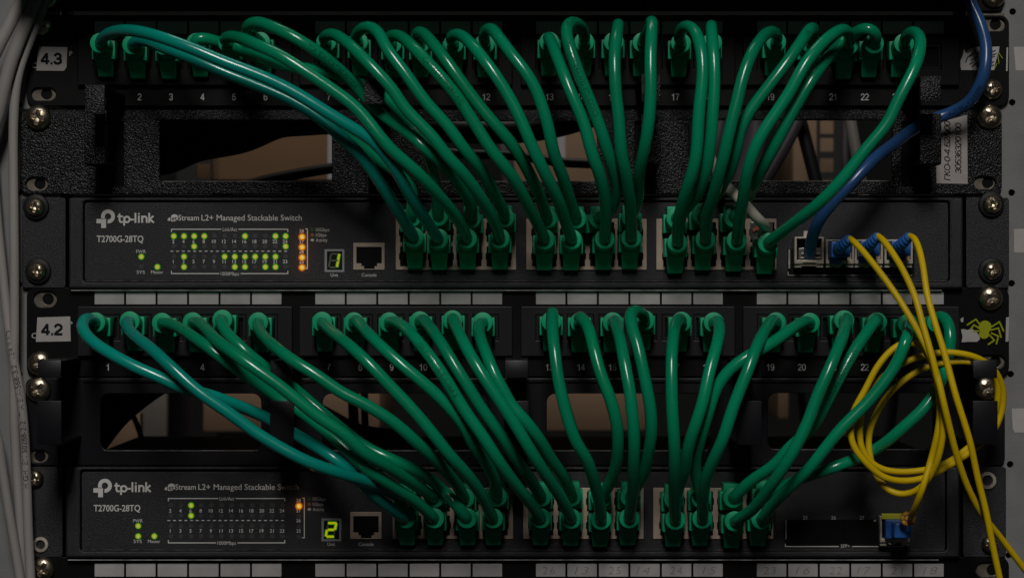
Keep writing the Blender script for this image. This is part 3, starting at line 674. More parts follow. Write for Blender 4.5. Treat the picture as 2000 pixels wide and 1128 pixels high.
U = {  # number: (start circle, [traced points (px, py[, height])], end circle, end row, peak height, material)
1: ((195,84), [(199,74),(214,64),(240,59),(270,61.5),(320,75),(380,97),(440,122),(500,145),(545,165),(588,188),(635,217),(680,244),(734,279),(770,325),(800,382),(830,428)], (856,466), 'b2', 62, 'T'),
2: ((258,87), [(262,80),(280,78),(320,93),(380,117),(440,142),(500,166),(555,190),(610,222),(660,262),(706,305),(740,352),(766,395),(790,432)], (808,463), 'b1', 50, 'T'),
3: ((320,88), [(330,86),(370,112),(440,140),(520,172),(600,214),(670,262),(740,312),(785,345),(805,372)], (803,424), 't1', 38, 'G'),
4: ((383,84), [(374,76),(385,73),(420,80),(470,98),(500,110),(530,121),(570,131),(610,136),(660,146),(711,168,46),(752,188,44),(790,228),(819,266),(840,315),(852,370)], (856,421), 't2', 52, 'G'),
5: ((446,85), [(434,76),(448,71),(475,76),(500,87),(540,104),(580,128),(640,169),(697,213),(760,288),(820,342),(865,392),(897,432)], (912,465), 'b3', 62, 'G'),
6: ((508,82), [(490,68),(480,56),(487,46),(503,43),(530,52),(575,74),(630,110),(680,152),(711,186,46),(745,222,46),(800,262),(832,292),(870,325),(905,372),(922,405)], (920,426), 't3', 56, 'G'),
7: ((637,82), [(630,78),(634,70),(648,66),(672,80),(720,125),(766,173),(793,213),(843,266),(872,303),(912,347),(948,400),(968,440)], (976,465), 'b4', 58, 'G'),
8: ((699,82), [(694,74),(702,60),(720,52),(738,62),(757,98),(790,141),(832,199),(872,245),(907,293),(942,334),(973,390),(984,412)], (985,424), 't4', 54, 'G'),
9: ((765,85), [(757,76),(768,68),(784,72),(812,96),(846,133),(886,181),(925,239),(960,293),(1000,345),(1030,398),(1052,440)], (1064,467), 'b5', 60, 'D'),
10: ((820,85), [(812,72),(816,61),(828,66),(851,93),(894,149),(952,226),(1003,288),(1035,340),(1057,388),(1064,412)], (1069,426), 't5', 54, 'D'),
11: ((886,85), [(879,76),(885,68),(896,67),(914,79),(952,125),(992,186),(1018,235),(1042,292),(1066,345),(1090,392),(1106,435)], (1117,467), 'b6', 60, 'G'),
12: ((947,85), [(945,70),(950,59),(960,55),(976,74),(1000,108),(1027,144),(1048,181),(1069,239),(1082,300),(1101,350),(1117,400)], (1126,426), 't6', 56, 'G'),
13: ((1073,82), [(1070,70),(1080,92),(1098,136),(1117,186),(1138,239),(1157,300),(1172,340),(1181,385),(1183,430)], (1181,466), 'b7', 56, 'G'),
14: ((1141,82), [(1142,70),(1137,54),(1122,43),(1110,47),(1107,66),(1113,95),(1128,138),(1156,206),(1173,254),(1187,300),(1200,338),(1206,370),(1200,400),(1188,415)], (1170,426), 't7', 57, 'G'),
15: ((1199,82), [(1204,62),(1208,43),(1205,65),(1201.5,100),(1201,140),(1203,190),(1208,239),(1215,300),(1224,340),(1230,390),(1232,430)], (1233,464), 'b8', 60, 'G'),
16: ((1255,83), [(1266,60),(1273,38),(1272,70),(1271,115,67),(1271,160,68),(1268,213,66),(1263,266),(1257,305),(1249,345),(1246,385)], (1233,424), 't8', 64, 'G'),
17: ((1330,84), [(1326,74),(1330,58),(1343,50),(1358,62),(1369,100),(1372,146),(1367,213),(1359,300),(1351,335),(1338,378),(1326,430)], (1323,473), 'b9', 60, 'G'),
18: ((1391,83), [(1391,62),(1389,46),(1391,80),(1395,120),(1396,173),(1391,226),(1384,300),(1378,340),(1362,380),(1342,405)], (1321,426), 't9', 55, 'G'),
19: ((1516,82), [(1518,70),(1512,62),(1500,63),(1478,90),(1452,149),(1440,192),(1425,253),(1414,305),(1404,340),(1391,388),(1380,430)], (1378,467), 'b10', 62, 'G'),
20: ((1585,85), [(1589,66),(1588,52),(1580,58),(1566,80),(1540,120),(1502,168),(1467,213),(1447,250),(1437,295),(1420,345),(1395,385)], (1372,420), 't10', 50, 'G'),
21: ((1657,88), [(1659,70),(1650,57),(1638,60),(1617,75),(1578,120),(1541,182),(1515,220),(1492,255),(1475,289),(1460,335),(1454,369),(1445,425)], (1439,469), 'b11', 60, 'G'),
22: ((1707,85), [(1713,70),(1699,55),(1682,58),(1664,68),(1640,88),(1614,118),(1580,165),(1564,191),(1546,220),(1527,255),(1510,289),(1487,335),(1470,372),(1452,400)], (1433,424), 't11', 54, 'G'),
23: ((1766,85), [(1768,76),(1774,66),(1787,61),(1797,72),(1796,100),(1785,135),(1771,163),(1753,199),(1734,239),(1707,272),(1686,296),(1649,345),(1601,397),(1548,438)], (1500,474), 'b12', 58, 'G'),
}
L = {
1: ((186,629), [(178,620),(165,620),(158,632),(163,648),(180,667),(213,689),(266,717),(311,736),(356,757),(412,772),(470,794),(526,818,44),(577,847,44),(633,880),(686,920),(720,958),(760,990)], (792,1011), 'b1', 58, 'T'),
2: ((253,627), [(246,622),(249,640),(266,658),(293,679),(346,728),(386,763),(452,809),(500,845),(553,877),(606,903),(673,926),(726,943),(760,958)], (788,974), 't1', 64, 'T'),
3: ((316,630), [(322,630),(346,638),(386,664),(415,684),(452,712),(500,746),(545,778,45),(590,806,45),(620,830),(660,862),(700,900),(745,935),(785,962),(820,985)], (848,1011), 'b2', 50, 'G'),
4: ((376,629), [(380,626),(397,637),(425,665),(465,696),(500,721),(540,749,64),(580,780,64),(620,812),(673,848),(710,882),(755,908),(800,938)], (848,971), 't2', 60, 'G'),
5: ((434,624), [(428,618),(437,643),(465,673),(500,703),(524,720,46),(574,757,40),(640,815,40),(713,872),(779,902),(822,922),(850,943),(885,978)], (912,1011), 'b3', 46, 'G'),
6: ((504,629), [(503,636),(512,653),(527,667),(566,699,64),(620,734),(665,765),(713,789),(766,822),(815,865),(859,905),(888,938)], (907,972), 't3', 58, 'G'),
7: ((629,628), [(632,633),(650,650),(686,678),(726,714),(766,757),(806,800),(846,847),(880,890),(914,929),(943,972)], (963,1011), 'b4', 58, 'G'),
8: ((691,629), [(692,622),(713,645),(753,683),(793,719),(832,753),(872,790),(905,828),(925,868),(950,904),(966,936)], (971,969), 't4', 54, 'G'),
9: ((760,629), [(765,626),(787,637),(819,672),(851,712),(880,754),(912,807),(947,858),(978,905),(1012,952),(1038,985)], (1056,1011), 'b5', 58, 'G'),
10: ((820,627), [(823,621),(840,641),(872,687),(907,741),(941,798),(979,850),(1006,893),(1033,932)], (1057,969), 't5', 54, 'G'),
11: ((884,625), [(883,617),(894,648),(918,693),(949,740),(979,785,64),(1008,833),(1040,886),(1074,938),(1100,980)], (1116,1012), 'b6', 60, 'G'),
12: ((943,629), [(937,630),(936,655),(947,688),(965,728),(989,770,64),(1000,791),(1027,823),(1056,862),(1078,898),(1103,935)], (1117,968), 't6', 58, 'G'),
13: ((1077,627), [(1079,606),(1079,640),(1082,680),(1089,733),(1102,786),(1124,860),(1146,900),(1163,950),(1172,985)], (1174,1014), 'b7', 58, 'G'),
14: ((1133,629), [(1131,616),(1146,636),(1158,680),(1173,727),(1191,773),(1204,826),(1207,870),(1203,910),(1192,940)], (1174,971), 't7', 54, 'D'),
15: ((1197,629), [(1199,622),(1206,648),(1218,698),(1229,751),(1234,799),(1239,860),(1238,910),(1234,965)], (1229,1011), 'b8', 60, 'G'),
16: ((1259,625), [(1256,614),(1244,606),(1233,610),(1233,632),(1245,674),(1259,733),(1269,790),(1271,830),(1268,875),(1258,925)], (1231,969), 't8', 55, 'G'),
17: ((1331,628), [(1329,619),(1320,632),(1314,666),(1310,710),(1311.5,760),(1315,813),(1317,870),(1317,925),(1318,970)], (1319,1014), 'b9', 60, 'G'),
18: ((1394,629), [(1400,624),(1405,638),(1399,674),(1387,720),(1374,775),(1358,830),(1347,870),(1339,910),(1328,942)], (1317,974), 't9', 56, 'G'),
19: ((1516,629), [(1512,622),(1499,638),(1479,672),(1453,741,63),(1431,799),(1411,858),(1393,900),(1379,938),(1373,975)], (1372,1012), 'b10', 60, 'G'),
20: ((1582,630), [(1578,626),(1553,637),(1521,660),(1498,676),(1463,695,60),(1424,724),(1398,760),(1383,805),(1370,850),(1358,895),(1360,935)], (1370,972), 't10', 48, 'G'),
21: ((1649,625), [(1655,617),(1650,640),(1633,685),(1614,733),(1597,773),(1580,818),(1558,864),(1532,910),(1500,956),(1468,995)], (1435,1017), 'b11', 60, 'G'),
22: ((1713,629), [(1716,619),(1698,643),(1660,701),(1628,757),(1604,805),(1582,840),(1545,870),(1510,908),(1468,938)], (1432,971), 't11', 52, 'G'),
23: ((1774,632), [(1778,628),(1771,660),(1753,706),(1727,745),(1691,789),(1649,831),(1615,870),(1578,915),(1540,953),(1510,985)], (1487,1013), 'b12', 60, 'G'),
24: ((1830,629), [(1829,618),(1840,616),(1851,630),(1856,666),(1851,706),(1836,750),(1812,788),(1766,832),(1715,874),(1660,900),(1606,919),(1560,935),(1525,950)], (1496,966), 't12', 50, 'G'),
}
BLUE_PTS = [(1882,-40,14),(1893,0,16),(1915,48,20),(1926,93,22),(1924,133,24),(1914,166,23),(1893,199,19),(1860,219,14),(1826,232,13),(1788,250,16),(1745,282,26),(1706,312,38),(1660,360,42),(1622,400,38),(1600,430,32),(1589,455,24),(1583,480,16),(1581,500,10)]
CREAM_PTS = [(1380,290,-30),(1395,325,-6),(1406,348,16),(1425,370,30),(1452,396,40),(1477,424,38),(1493,441,26),(1492,449,12),(1488,453,3)]
CABLES = []           # every cable as a dict with sampled centre line
def smoothstep(x): x = np.clip(x, 0, 1); return x*x*(3-2*x)
def route(start, pts, end, hp, h0, h1, boost=1.22):
    """3-D centre line: traced positions, with the cable's distance from the rack added"""
    hp = hp*boost
    p2 = [(start[0], start[1])]+[q[:2] for q in pts]+[(end[0], end[1])]
    a = np.array([(q[0]*S, 0, q[1]*S) for q in p2]); sp = spline([Vector(v) for v in a], 14)
    r = resample(sp, 110); r[:, [0, 2]] /= S
    d = np.r_[0, np.cumsum(np.hypot(np.diff(r[:, 0]), np.diff(r[:, 2])))]; Lp = d[-1]
    up = h0 + (hp-h0)*(1-np.exp(-d/34.0))
    mid = 1.0-0.0*smoothstep((d-100)/(Lp-100))
    e = np.clip((Lp-d)/min(170, Lp*0.42), 0, 1)
    h = up*mid; hend = h1+1.2
    h = hend + (h-hend)*(1-(1-e)**1.6)
    for q in pts:
        if len(q) > 2:
            i = np.argmin(np.hypot(r[:, 0]-q[0], r[:, 2]-q[1])); dq = (max(q[2], h[i]) if q[2] > 58 else q[2])-h[i]; h = h + dq*np.exp(-((d-d[i])/75.0)**2)
    return r[:, 0], r[:, 2], h
def add_cable(key, start, pts, end, hp, h0, h1, rad):
    x, y, h = route(start, pts, end, hp, h0, h1, 1.0 if key in (('L', 23), ('L', 24), ('L', 22)) else 1.22)
    CABLES.append(dict(key=key, x=x, y=y, h=h, h_ref=h.copy(), r=rad, lock=None))
for n, (s, p, e, row, hp, m) in U.items(): add_cable(('U', n), s, p, e, hp, HP, HW_, 2.85)
for n, (s, p, e, row, hp, m) in L.items(): add_cable(('L', n), s, p, e, hp, HP, HW_, 2.85)
def add_fixed(key, pts3, rad, n=110, free=False):
    a = resample(spline([Vector((q[0]*S, q[2]*0.001, q[1]*S)) for q in pts3], 12), n)
    CABLES.append(dict(key=key, x=a[:, 0]/S, y=a[:, 2]/S, h=a[:, 1]*1000, h_ref=a[:, 1]*1000, r=rad, lock=not free))
add_fixed('blue', BLUE_PTS, 3.0)
add_fixed('cream', CREAM_PTS, 2.7)
F1 = [(1660,466,36),(1670,474,41),(1690,496,47),(1721,535,54),(1753,580,60),(1780,624,64),(1800,660,66),(1815,690,68),(1829,728,70),(1843,786,72),(1854,832,70),(1869,890,66),(1890,950,60),(1916,1000,54),(1955,1050,46),(2010,1122,40)]
F2 = [(1715,461,36),(1724,468,41),(1742,492,48),(1766,532,56),(1788,582,63),(1804,640,67),(1820,695,70),(1832,745,70),(1842,800,66),(1841,850,64),(1832,895,62),(1819,925,58),(1800,950,54),(1775,963,50),(1750,963,48),(1728,950,46),(1710,924,44),(1699,890,43),(1697,850,42),(1708,815,42),(1734,772,42),(1775,735,42),(1819,713,43),(1860,706,44),(1895,706,45),(1925,714,44),(1944,738,40),(1949,765,38),(1945,798,37),(1926,842,36),(1893,872,38),(1850,903,42),(1811,916,44),(1766,921,45),(1728,917,46),(1702,903,47),(1683,874,48),(1679,840,48),(1684,800,48),(1704,757,48),(1733,728,48),(1765,708,48),(1800,695,48),(1838,688,48),(1876,690,48),(1912,700,46),(1942,722,42),(1959,762,38),(1957,800,36),(1942,838,36),(1900,878,39),(1848,912,44),(1800,934,48),(1756,938,50),(1724,930,52),(1692,904,54),(1668,872,55),(1661,842,55),(1666,806,55),(1690,760,55),(1716,712,55),(1748,678,55),(1775,668,55),(1800,676,56),(1816,700,58),(1830,745,60),(1836,800,60),(1831,845,60),(1819,894,58),(1801,955,60),(1785,996,50),(1779,1010,38)]
F3 = [(1777,461,36),(1786,466,42),(1795,486,48),(1803,522,54),(1811,575,60),(1826,630,64),(1844,688,67),(1867,773,70),(1894,860,68),(1909,930,64),(1925,995,60),(1938,1060,56),(1956,1145,50)]
add_fixed('F1', F1, 1.6, 130); add_fixed('F2', F2, 1.6, 420); add_fixed('F3', F3, 1.6, 130)
G1 = [(-14,300,6),(-6,420,7),(4,520,8),(10,580,9),(17,640,10),(27,706,11),(38,760,12),(45,813,12),(49,870,12),(52,940,12),(55,1030,12),(61,1150,12)]
G2 = [(104,-40,10),(86,10,11),(58,80,12),(38,135,12),(29,190,12),(26,250,12),(26,320,12),(27,420,12),(28,520,12),(28,640,11),(27,740,10),(28,830,9),(33,920,8),(39,1010,8),(45,1150,8)]
G3 = [(88,-60,17),(72,-8,17),(44,62,17),(22,120,17),(8,170,17),(-4,220,16),(-30,300,14)]
G4 = [(62,-60,18),(44,-4,18),(18,50,18),(0,84,18),(-30,150,17)]
G5 = [(-30,790,16),(-6,850,16),(5,920,16),(16,990,16),(28,1060,16),(44,1160,16)]
for k, g in (('G1', G1), ('G2', G2), ('G3', G3), ('G4', G4), ('G5', G5)): add_fixed(k, g, 2.35, 90)

def relax(iters=60):
    """let overlapping cables push each other apart along the depth axis"""
    n = [len(c['x']) for c in CABLES]; off = np.r_[0, np.cumsum(n)]
    X = np.concatenate([c['x'] for c in CABLES])*S*1000; Z = np.concatenate([c['y'] for c in CABLES])*S*1000
    R_ = np.concatenate([np.full(m, c['r']) for c, m in zip(CABLES, n)]); ID = np.concatenate([np.full(m, i) for i, m in enumerate(n)])
    Hh = np.concatenate([c['h'] for c in CABLES]); free = np.concatenate([np.full(m, 0.0 if c['lock'] else 1.0) for c, m in zip(CABLES, n)])
    w = np.concatenate([np.clip(np.minimum(np.arange(m), m-1-np.arange(m))/8.0, 0, 1) for m in n])*free
    d2 = (X[:, None]-X[None])**2+(Z[:, None]-Z[None])**2
    rs = R_[:, None]+R_[None]
    I, J = np.nonzero((d2 < (rs*1.0)**2) & (ID[:, None] < ID[None]))
    need = np.sqrt(np.maximum((rs[I, J]*1.01)**2-d2[I, J], 0))
    sgn0 = np.sign(Hh[I]-Hh[J]); sgn0[sgn0 == 0] = 1
    # one consistent order per overlapping stretch: mean sign of the pair
    key = ID[I]*1000+ID[J]; order = {}
    for k in np.unique(key): order[k] = 1 if (Hh[I]-Hh[J])[key == k].mean() >= 0 else -1
    sg = np.array([order[k] for k in key])
    keep = np.ones(len(key), bool)
    for a, b in (('F2', 'F2'),): pass
    for it in range(iters):
        gap = sg*(Hh[I]-Hh[J]); v = np.maximum(need-gap, 0)
        if v.max() < 0.15: break
        dh = np.zeros_like(Hh); cnt = np.zeros_like(Hh)
        wi, wj = w[I], w[J]; tot = np.maximum(wi+wj, 1e-3)
        np.add.at(dh, I, sg*v*wi/tot); np.add.at(dh, J, -sg*v*wj/tot)
        mask = v > 0.01
        np.add.at(cnt, I, mask*1.0); np.add.at(cnt, J, mask*1.0)
        Hh = Hh+0.6*dh/np.maximum(cnt, 1)
        for i, c in enumerate(CABLES):          # keep each cable a smooth curve
            if c['lock']: continue
            s = slice(off[i], off[i+1]); q = Hh[s]; k = q.copy()
            for _ in range(2): k[1:-1] = 0.25*k[:-2]+0.5*k[1:-1]+0.25*k[2:]
            Hh[s] = np.maximum(k, 12)
    for i, c in enumerate(CABLES): c['h'] = Hh[off[i]:off[i+1]]
relax()
CB = {c['key']: c for c in CABLES}
def world_line(c):
    n = len(c['x']); u = np.arange(n); w = np.clip(np.minimum(u, n-1-u)/12.0, 0, 1)*(0 if c['lock'] else 1)
    ph = np.random.rand(4)*6.28; kx = 0.9*np.sin(u/7.3+ph[0])+0.7*np.sin(u/13.1+ph[1]); kh = 0.22*np.sin(u/6.1+ph[2])+0.2*np.sin(u/11.7+ph[3])   # slight kinks
    return [W(x, y, h) for x, y, h in zip(c['x']+kx*w, c['y'], c['h']+kh*w)]
def settle(pts, it=3):
    a = np.array([tuple(p) for p in pts])
    for _ in range(it): a[1:-1] = 0.25*a[:-2]+0.5*a[1:-1]+0.25*a[2:]
    return [Vector(v) for v in a]
def cable_print(mb, pts, rad, s, start, cap, up_dir=(0, -1, 0), step=1.0, flip=1):
    """wrap printed words along a cable: x of the lettering along the line, y round the jacket"""
    a = np.array([tuple(p) for p in pts]); d = np.r_[0, np.cumsum(np.linalg.norm(np.diff(a, axis=0), axis=1))]
    vs, fs = raw_text(s); k = cap/CAP; out = []
    for v in vs:
        u = start+v.x*k
        p = Vector([np.interp(u, d, a[:, i]) for i in range(3)]); q = Vector([np.interp(u+0.002, d, a[:, i]) for i in range(3)]); o = Vector([np.interp(u-0.002, d, a[:, i]) for i in range(3)])
        t = (q-o).normalized(); f = Vector(up_dir); f = (f-t*f.dot(t)).normalized(); sd = t.cross(f)*-flip
        th = (v.y-CAP/2)*k/rad
        out.append(p+(f*math.cos(th)+sd*math.sin(th))*(rad+0.00006))
    mb.add(out, fs)

ORD = {'b': 'lower', 't': 'upper'}; NTH = ['first', 'second', 'third', 'fourth', 'fifth', 'sixth', 'seventh', 'eighth', 'ninth', 'tenth', 'eleventh', 'twelfth']
MM = {'T': M_TEAL, 'G': M_GREEN, 'D': M_GREEN2}
PRINTS = {('U', 14): [("VERIFIED UTP CAT5E", 0.018), ("PATCH 24AWG ETL CORD", 0.055)], ('U', 6): [("TIA/EIA CAT.5E PATCH", 0.070)], ('U', 20): [("CAT5E ISO/IEC 11801", 0.010)],
          ('L', 17): [("CAT5E V PATCH UTP N", 0.006)], ('L', 13): [("24AWG A V E", 0.004)], ('U', 9): [("CAT.5E UTP 24AWG", 0.060)], ('L', 9): [("VERIFIED TIA/EIA-568-B", 0.050)], ('L', 22): [("UTP CAT5E PATCH", 0.040)]}
for which, T, nm, swn in (('U', U, 'upper', 'upper'), ('L', L, 'middle', 'lower')):
    for n, (s, p, e, row, hp, mk) in T.items():
        j = NTH[int(row[1:])-1]; edge = 'bottom' if row[0] == 'b' else 'top'
        tone = 'teal-green' if mk == 'T' else ('dark green' if mk == 'D' else 'green')
        lab = "%s patch cable from %s panel port %d to %s %s-row jack of %s switch" % (tone, nm, n, j, edge, swn)
        t = thing("patch_cable", lab, "patch cable", W(e[0], e[1], 0), "green patch cables between the panels and switches")
        line = settle(world_line(CB[(which, n)]))
        # straight run into both boots
        a, b = W(s[0], s[1], HP), W(e[0], e[1], HW_); iny = Vector((0, 0.006, 0)); outy = Vector((0, -0.0022, 0))
        line = [a+iny, a, a+outy*0.4] + line[2:-2] + [b+outy*0.4, b, b+iny]
        line = settle([Vector(v) for v in resample(line, 120)], 3)
        place("jacket", MB().tube(line, 0.00286, 14).mesh(smooth=60), t, MM[mk])
        for c0, hb, up in ((a, HP, False), (b, HW_, row[0] == 't')):
            place("boot", BOOT_U if up else BOOT_D, t, None, c0+Vector((0, (hb and 0.0214), -0.0023)))
        for txt_, st0 in PRINTS.get((which, n), []):
            mb = MB(); cable_print(mb, line, 0.00286, txt_, st0, 0.0021, flip=1); place("jacket_print", mb.sheet(), t, M_GINK)

# ------------------------------------------------------------------ blue, cream, grey and yellow cables
t = thing("network_cable", "blue network cable curving down past the right edge into the copper module", "network cable", W(1580, 500, 0))
bl = settle(world_line(CB['blue'])); place("jacket", MB().tube(bl, 0.0030, 14).mesh(smooth=60), t, M_BLUE)
mb = MB(); cable_print(mb, bl, 0.0030, "0653-CAT5E-UTP", 0.055, 0.0020); place("jacket_print", mb.sheet(), t, M_INK)
def clear_plug(t, px, py, h, w=46, hh=30, down=False):
    mb = MB(); boxpx(mb, px-w/2, py-hh/2, px+w/2, py+hh/2, h-8, h, 5); place("plug", bevel_mesh(mb.mesh(), 0.0004), t, M_CLEAR)
clear_plug(t, 1580, 499, 9, 44, 30)
mb = MB(); boxpx(mb, 1563, 493, 1599, 496.5, 8.9, 10.2, 5); boxpx(mb, 1561, 502, 1601, 504.5, 8.9, 10.5, 5); place("latch", mb.mesh(), t, M_CAGE)
t = thing("network_cable", "cream network cable crossing behind green ones into the last top-row jack", "network cable", W(1490, 450, 0))
place("jacket", MB().tube(settle(world_line(CB['cream'])), 0.0026, 14).mesh(smooth=60), t, M_CREAM)
clear_plug(t, 1487, 451, 6, 44, 34)
mb = MB()
for q in ([(1470,449),(1476,445),(1483,443)], [(1471,452),(1478,448),(1486,448)]):
    mb.tube(spline([W(x, y, 6.6) for x, y in q], 5), 0.0005, 8)
place("wire", mb.mesh(), t, M_WIRE)
for k, lab, mtl in (('G1', "grey-white data cable with black lettering, bending in along the lower left post", M_WHITE), ('G2', "grey-white data cable hanging the full height of the left post", M_WHITE),
                    ('G3', "thick pale cable leaving the frame at the upper left, right one of two", M_WHITE), ('G4', "pale cable cutting across the extreme upper left corner", M_WHITE), ('G5', "pale cable slanting up from the bottom left corner", M_WHITE)):
    t = thing("data_cable", lab, "data cable", W(CB[k]['x'][-1], CB[k]['y'][-1], 0), "pale data cables beside the left post")
    ln = settle(world_line(CB[k])); rr = {'G3': 0.0034, 'G4': 0.0032}.get(k, 0.00235)
    place("jacket", MB().tube(ln, rr, 16).mesh(smooth=60), t, mtl)
    if k == 'G1':
        mb = MB(); a = list(reversed(ln)); L0 = sum((a[i+1]-a[i]).length for i in range(len(a)-1))
        cable_print(mb, a, 0.00235, "HIGH  EN 50288-2-2  TIA/EIA-568-B.2  VERIFIED", L0-0.195+0.030, 0.0026, flip=1); place("jacket_print", mb.sheet(), t, M_INK)
FL = {'F1': "yellow fibre cable from the first blue plug, sweeping out at the lower right corner", 'F2': "yellow fibre cable coiled in three loops down to the lower switch's blue plug", 'F3': "yellow fibre cable from the rightmost blue plug, running straight down past the coil"}
LC = {'F1': ((1634, 492), (1660, 466)), 'F2': ((1690, 490), (1715, 461)), 'F3': ((1750, 490), (1777, 461))}
def lc_plug(t, c, tip, h=5.0, box=(20, 19)):
    mb = MB(); cx, cy = c
    boxpx(mb, cx-box[0], cy-box[1], cx+box[0]-3, cy+box[1]-8, h, h+19, 5)
    boxpx(mb, cx-box[0]+2, cy+box[1]-9, cx+4, cy+box[1]+5, h, h+9, 5)
    place("connector", bevel_mesh(mb.mesh(), 0.0005), t, M_BLUEC)
    a = spline([W(cx+2, cy-4, h+14), W(cx+6, cy-9, h+22), W((cx+tip[0])/2+2, (cy+tip[1])/2-3, h+28), W(tip[0], tip[1], 37)], 10)
    n = len(a); rad = [0.0030-0.0009*i/(n-1)+(0.00035 if (i//2) % 2 == 0 else 0) for i in range(n)]
    place("strain_boot", MB().tube(a, rad, 14).mesh(smooth=25), t, M_BLUEC)
for k in ('F1', 'F2', 'F3'):
    t = thing("fibre_cable", FL[k], "fibre cable", W(LC[k][0][0], LC[k][0][1], 0), "yellow fibre cables at the right")
    ln = settle(world_line(CB[k]), 2); place("jacket", MB().tube(ln, 0.00158, 12).mesh(smooth=60), t, M_YEL)
    lc_plug(t, LC[k][0], LC[k][1])
    if k == 'F2':
        mb = MB(); boxpx(mb, 1723, 1010, 1764, 1046, 5, 17, 5); boxpx(mb, 1727, 1046, 1758, 1052, 5, 12, 5); place("connector", bevel_mesh(mb.mesh(), 0.0005), t, M_BLUEC)
        mb = MB(); boxpx(mb, 1733, 1011, 1766, 1042, 17, 27, 5); mb2 = bevel_mesh(mb.mesh(), 0.0012, 3); place("strain_boot", mb2, t, M_BLUEC)
        # crimped orange knot where the jacket enters the plug
        c = W(1773, 1012, 33); mb = MB()
        for a0, a1, d in ((100, 250, 0), (-70, 75, 0), (260, 285, 0)):
            mb.tube(spline([c+Vector((0.0026*math.cos(math.radians(a0+(a1-a0)*i/6)), -0.0006*(i % 2), 0.0026*math.sin(math.radians(a0+(a1-a0)*i/6)))) for i in range(7)], 4), 0.0011, 10)
        mb.tube(spline([c+Vector((-0.0012, -0.001, 0.0002)), c+Vector((0, -0.0015, -0.0006)), c+Vector((0.0012, -0.001, -0.0016))], 4), 0.0008, 8)
        place("tie", mb.mesh(smooth=50), t, M_ORCLIP)

# ------------------------------------------------------------------ optical modules
def sfp(label, x0, y0, x1, y1, copper=False, pull=None):
    t = thing("sfp_module", label, "transceiver module", W((x0+x1)/2, y1, 5), "small metal modules in the switch cages")
    w = 4.2
    inner = rect(x0+w, y0+3, x1-w, y1-15)
    plate("shell", rect(x0, y0, x1, y1-8, 1), [inner], 12.5, 7.5, M_CAGE, t, 0.15, hpx=8)
    mb = MB(); boxpx(mb, x0+w+0.5, y0+3.5, x1-w-0.5, y1-15.5, 4.5, 5.6, 8); place("cavity", mb.mesh(), t, M_DARK)
    mb = MB(); boxpx(mb, x0+1, y1-7.5, x0+14, y1-1, 5, 11, 8); boxpx(mb, x1-14, y1-7.5, x1-1, y1-1, 5, 11, 8); place("foot", mb.mesh(), t, M_CAGE)
    if not copper:
        mb = MB(); cx = (x0+x1)/2-3
        for r in (8.5, 4.5): mb.tube(spline([W(cx+r*math.cos(a), y1-9+r*0.8*math.sin(a), 12) for a in [PI*i/8 for i in range(9)]], 2), 0.00045, 8)
        place("latch_bail", mb.mesh(), t, M_CAGE)
        mb = MB(); boxpx(mb, cx-2, y1-8, cx+2, y1-4, 10, 11.5, 8); place("latch_mark", mb.mesh(), t, M_BOOT)
        mb = MB(); boxpx(mb, x1-13, y1-30, x1-5, y1-14, 5.5, 10, 8); place("dust_wall", mb.mesh(), t, M_BEIGE)
    else:
        mb = MB(); boxpx(mb, x0+16, y1-13, x1-16, y1-11, 12.3, 13.3, 8); boxpx(mb, x0+10, y1-6, x1-10, y1-4, 10, 11.5, 8); boxpx(mb, x0+19, y0-12, x0+28, y0+3, 5, 6.5, 5); place("latch_bail", mb.mesh(), t, M_CAGE)
    if pull: plate("pull_tab", rect(*pull), [], 14, 3, M_PULL, t, 0.2)
    return t
sfp("open metal module with clear plug, taking the blue cable on upper switch", 1550, 463, 1607, 523, True)
sfp("metal module left of three with blue plugs on upper switch", 1611, 468, 1666, 523)
sfp("metal module in middle of three with blue plugs on upper switch", 1667, 468, 1722, 523)
sfp("metal module right of three with blue plugs on upper switch", 1725, 468, 1780, 523)
sfp("single metal module with lime pull tab on the lower switch", 1716, 1006, 1774, 1064, False, (1722, 1002.5, 1768, 1013))

# ------------------------------------------------------------------ things behind, seen through the windows
def behind(name, label, cat, x0, y0, x1, y1, h, depth, m, group=None, tape=None):
    t = thing(name, label, cat, W((x0+x1)/2, y1, h), group)
    mb = MB(); boxpx(mb, x0, y0, x1, y1, h-depth, h, h); place("carton", bevel_mesh(mb.mesh(), 0.002), t, m)
    if tape:
        for (a, b, c, d) in tape: plate("tape", rect(a, b, c, d), [], h+0.6, 0.5, M_TAPE, t, 0, hpx=h)
    return t
G_ = "brown cartons stored behind the rack"
behind("cardboard_box", "large plain brown carton behind the upper left window", "cardboard box", 414, 190, 700, 352, -420, 200, M_CARD, G_, [(640, 200, 655, 350)])
behind("cardboard_box", "pale brown carton behind the middle of the upper organizer", "cardboard box", 985, 205, 1205, 372, -430, 200, M_CARD2, G_, [(1088, 206, 1104, 370)])
behind("cardboard_box", "narrow pale carton behind the perforated rear post", "cardboard box", 1548, 205, 1640, 372, -480, 100, M_CARD2, G_)
behind("cardboard_box", "brown carton behind the lower left window, right side", "cardboard box", 396, 700, 560, 843, -430, 200, M_CARD3, G_)
behind("cardboard_box", "brown carton behind the second lower window", "cardboard box", 606, 700, 742, 836, -430, 200, M_CARD3, G_)
behind("cardboard_box", "wide brown carton behind the third lower window", "cardboard box", 1063, 700, 1262, 841, -430, 200, M_CARD3, G_)
behind("cardboard_box", "thin tan carton edge behind the fourth lower window", "cardboard box", 1519, 700, 1541, 818, -430, 200, M_CARD2, G_)
behind("cardboard_box", "tan carton in the lower left corner of the lower left window", "cardboard box", 170, 800, 285, 892, -430, 200, M_CARD3, G_)
rp = thing("rear_post", "black rear rack post with square holes seen through the upper right window", "rack post", W(1620, 400, -380))
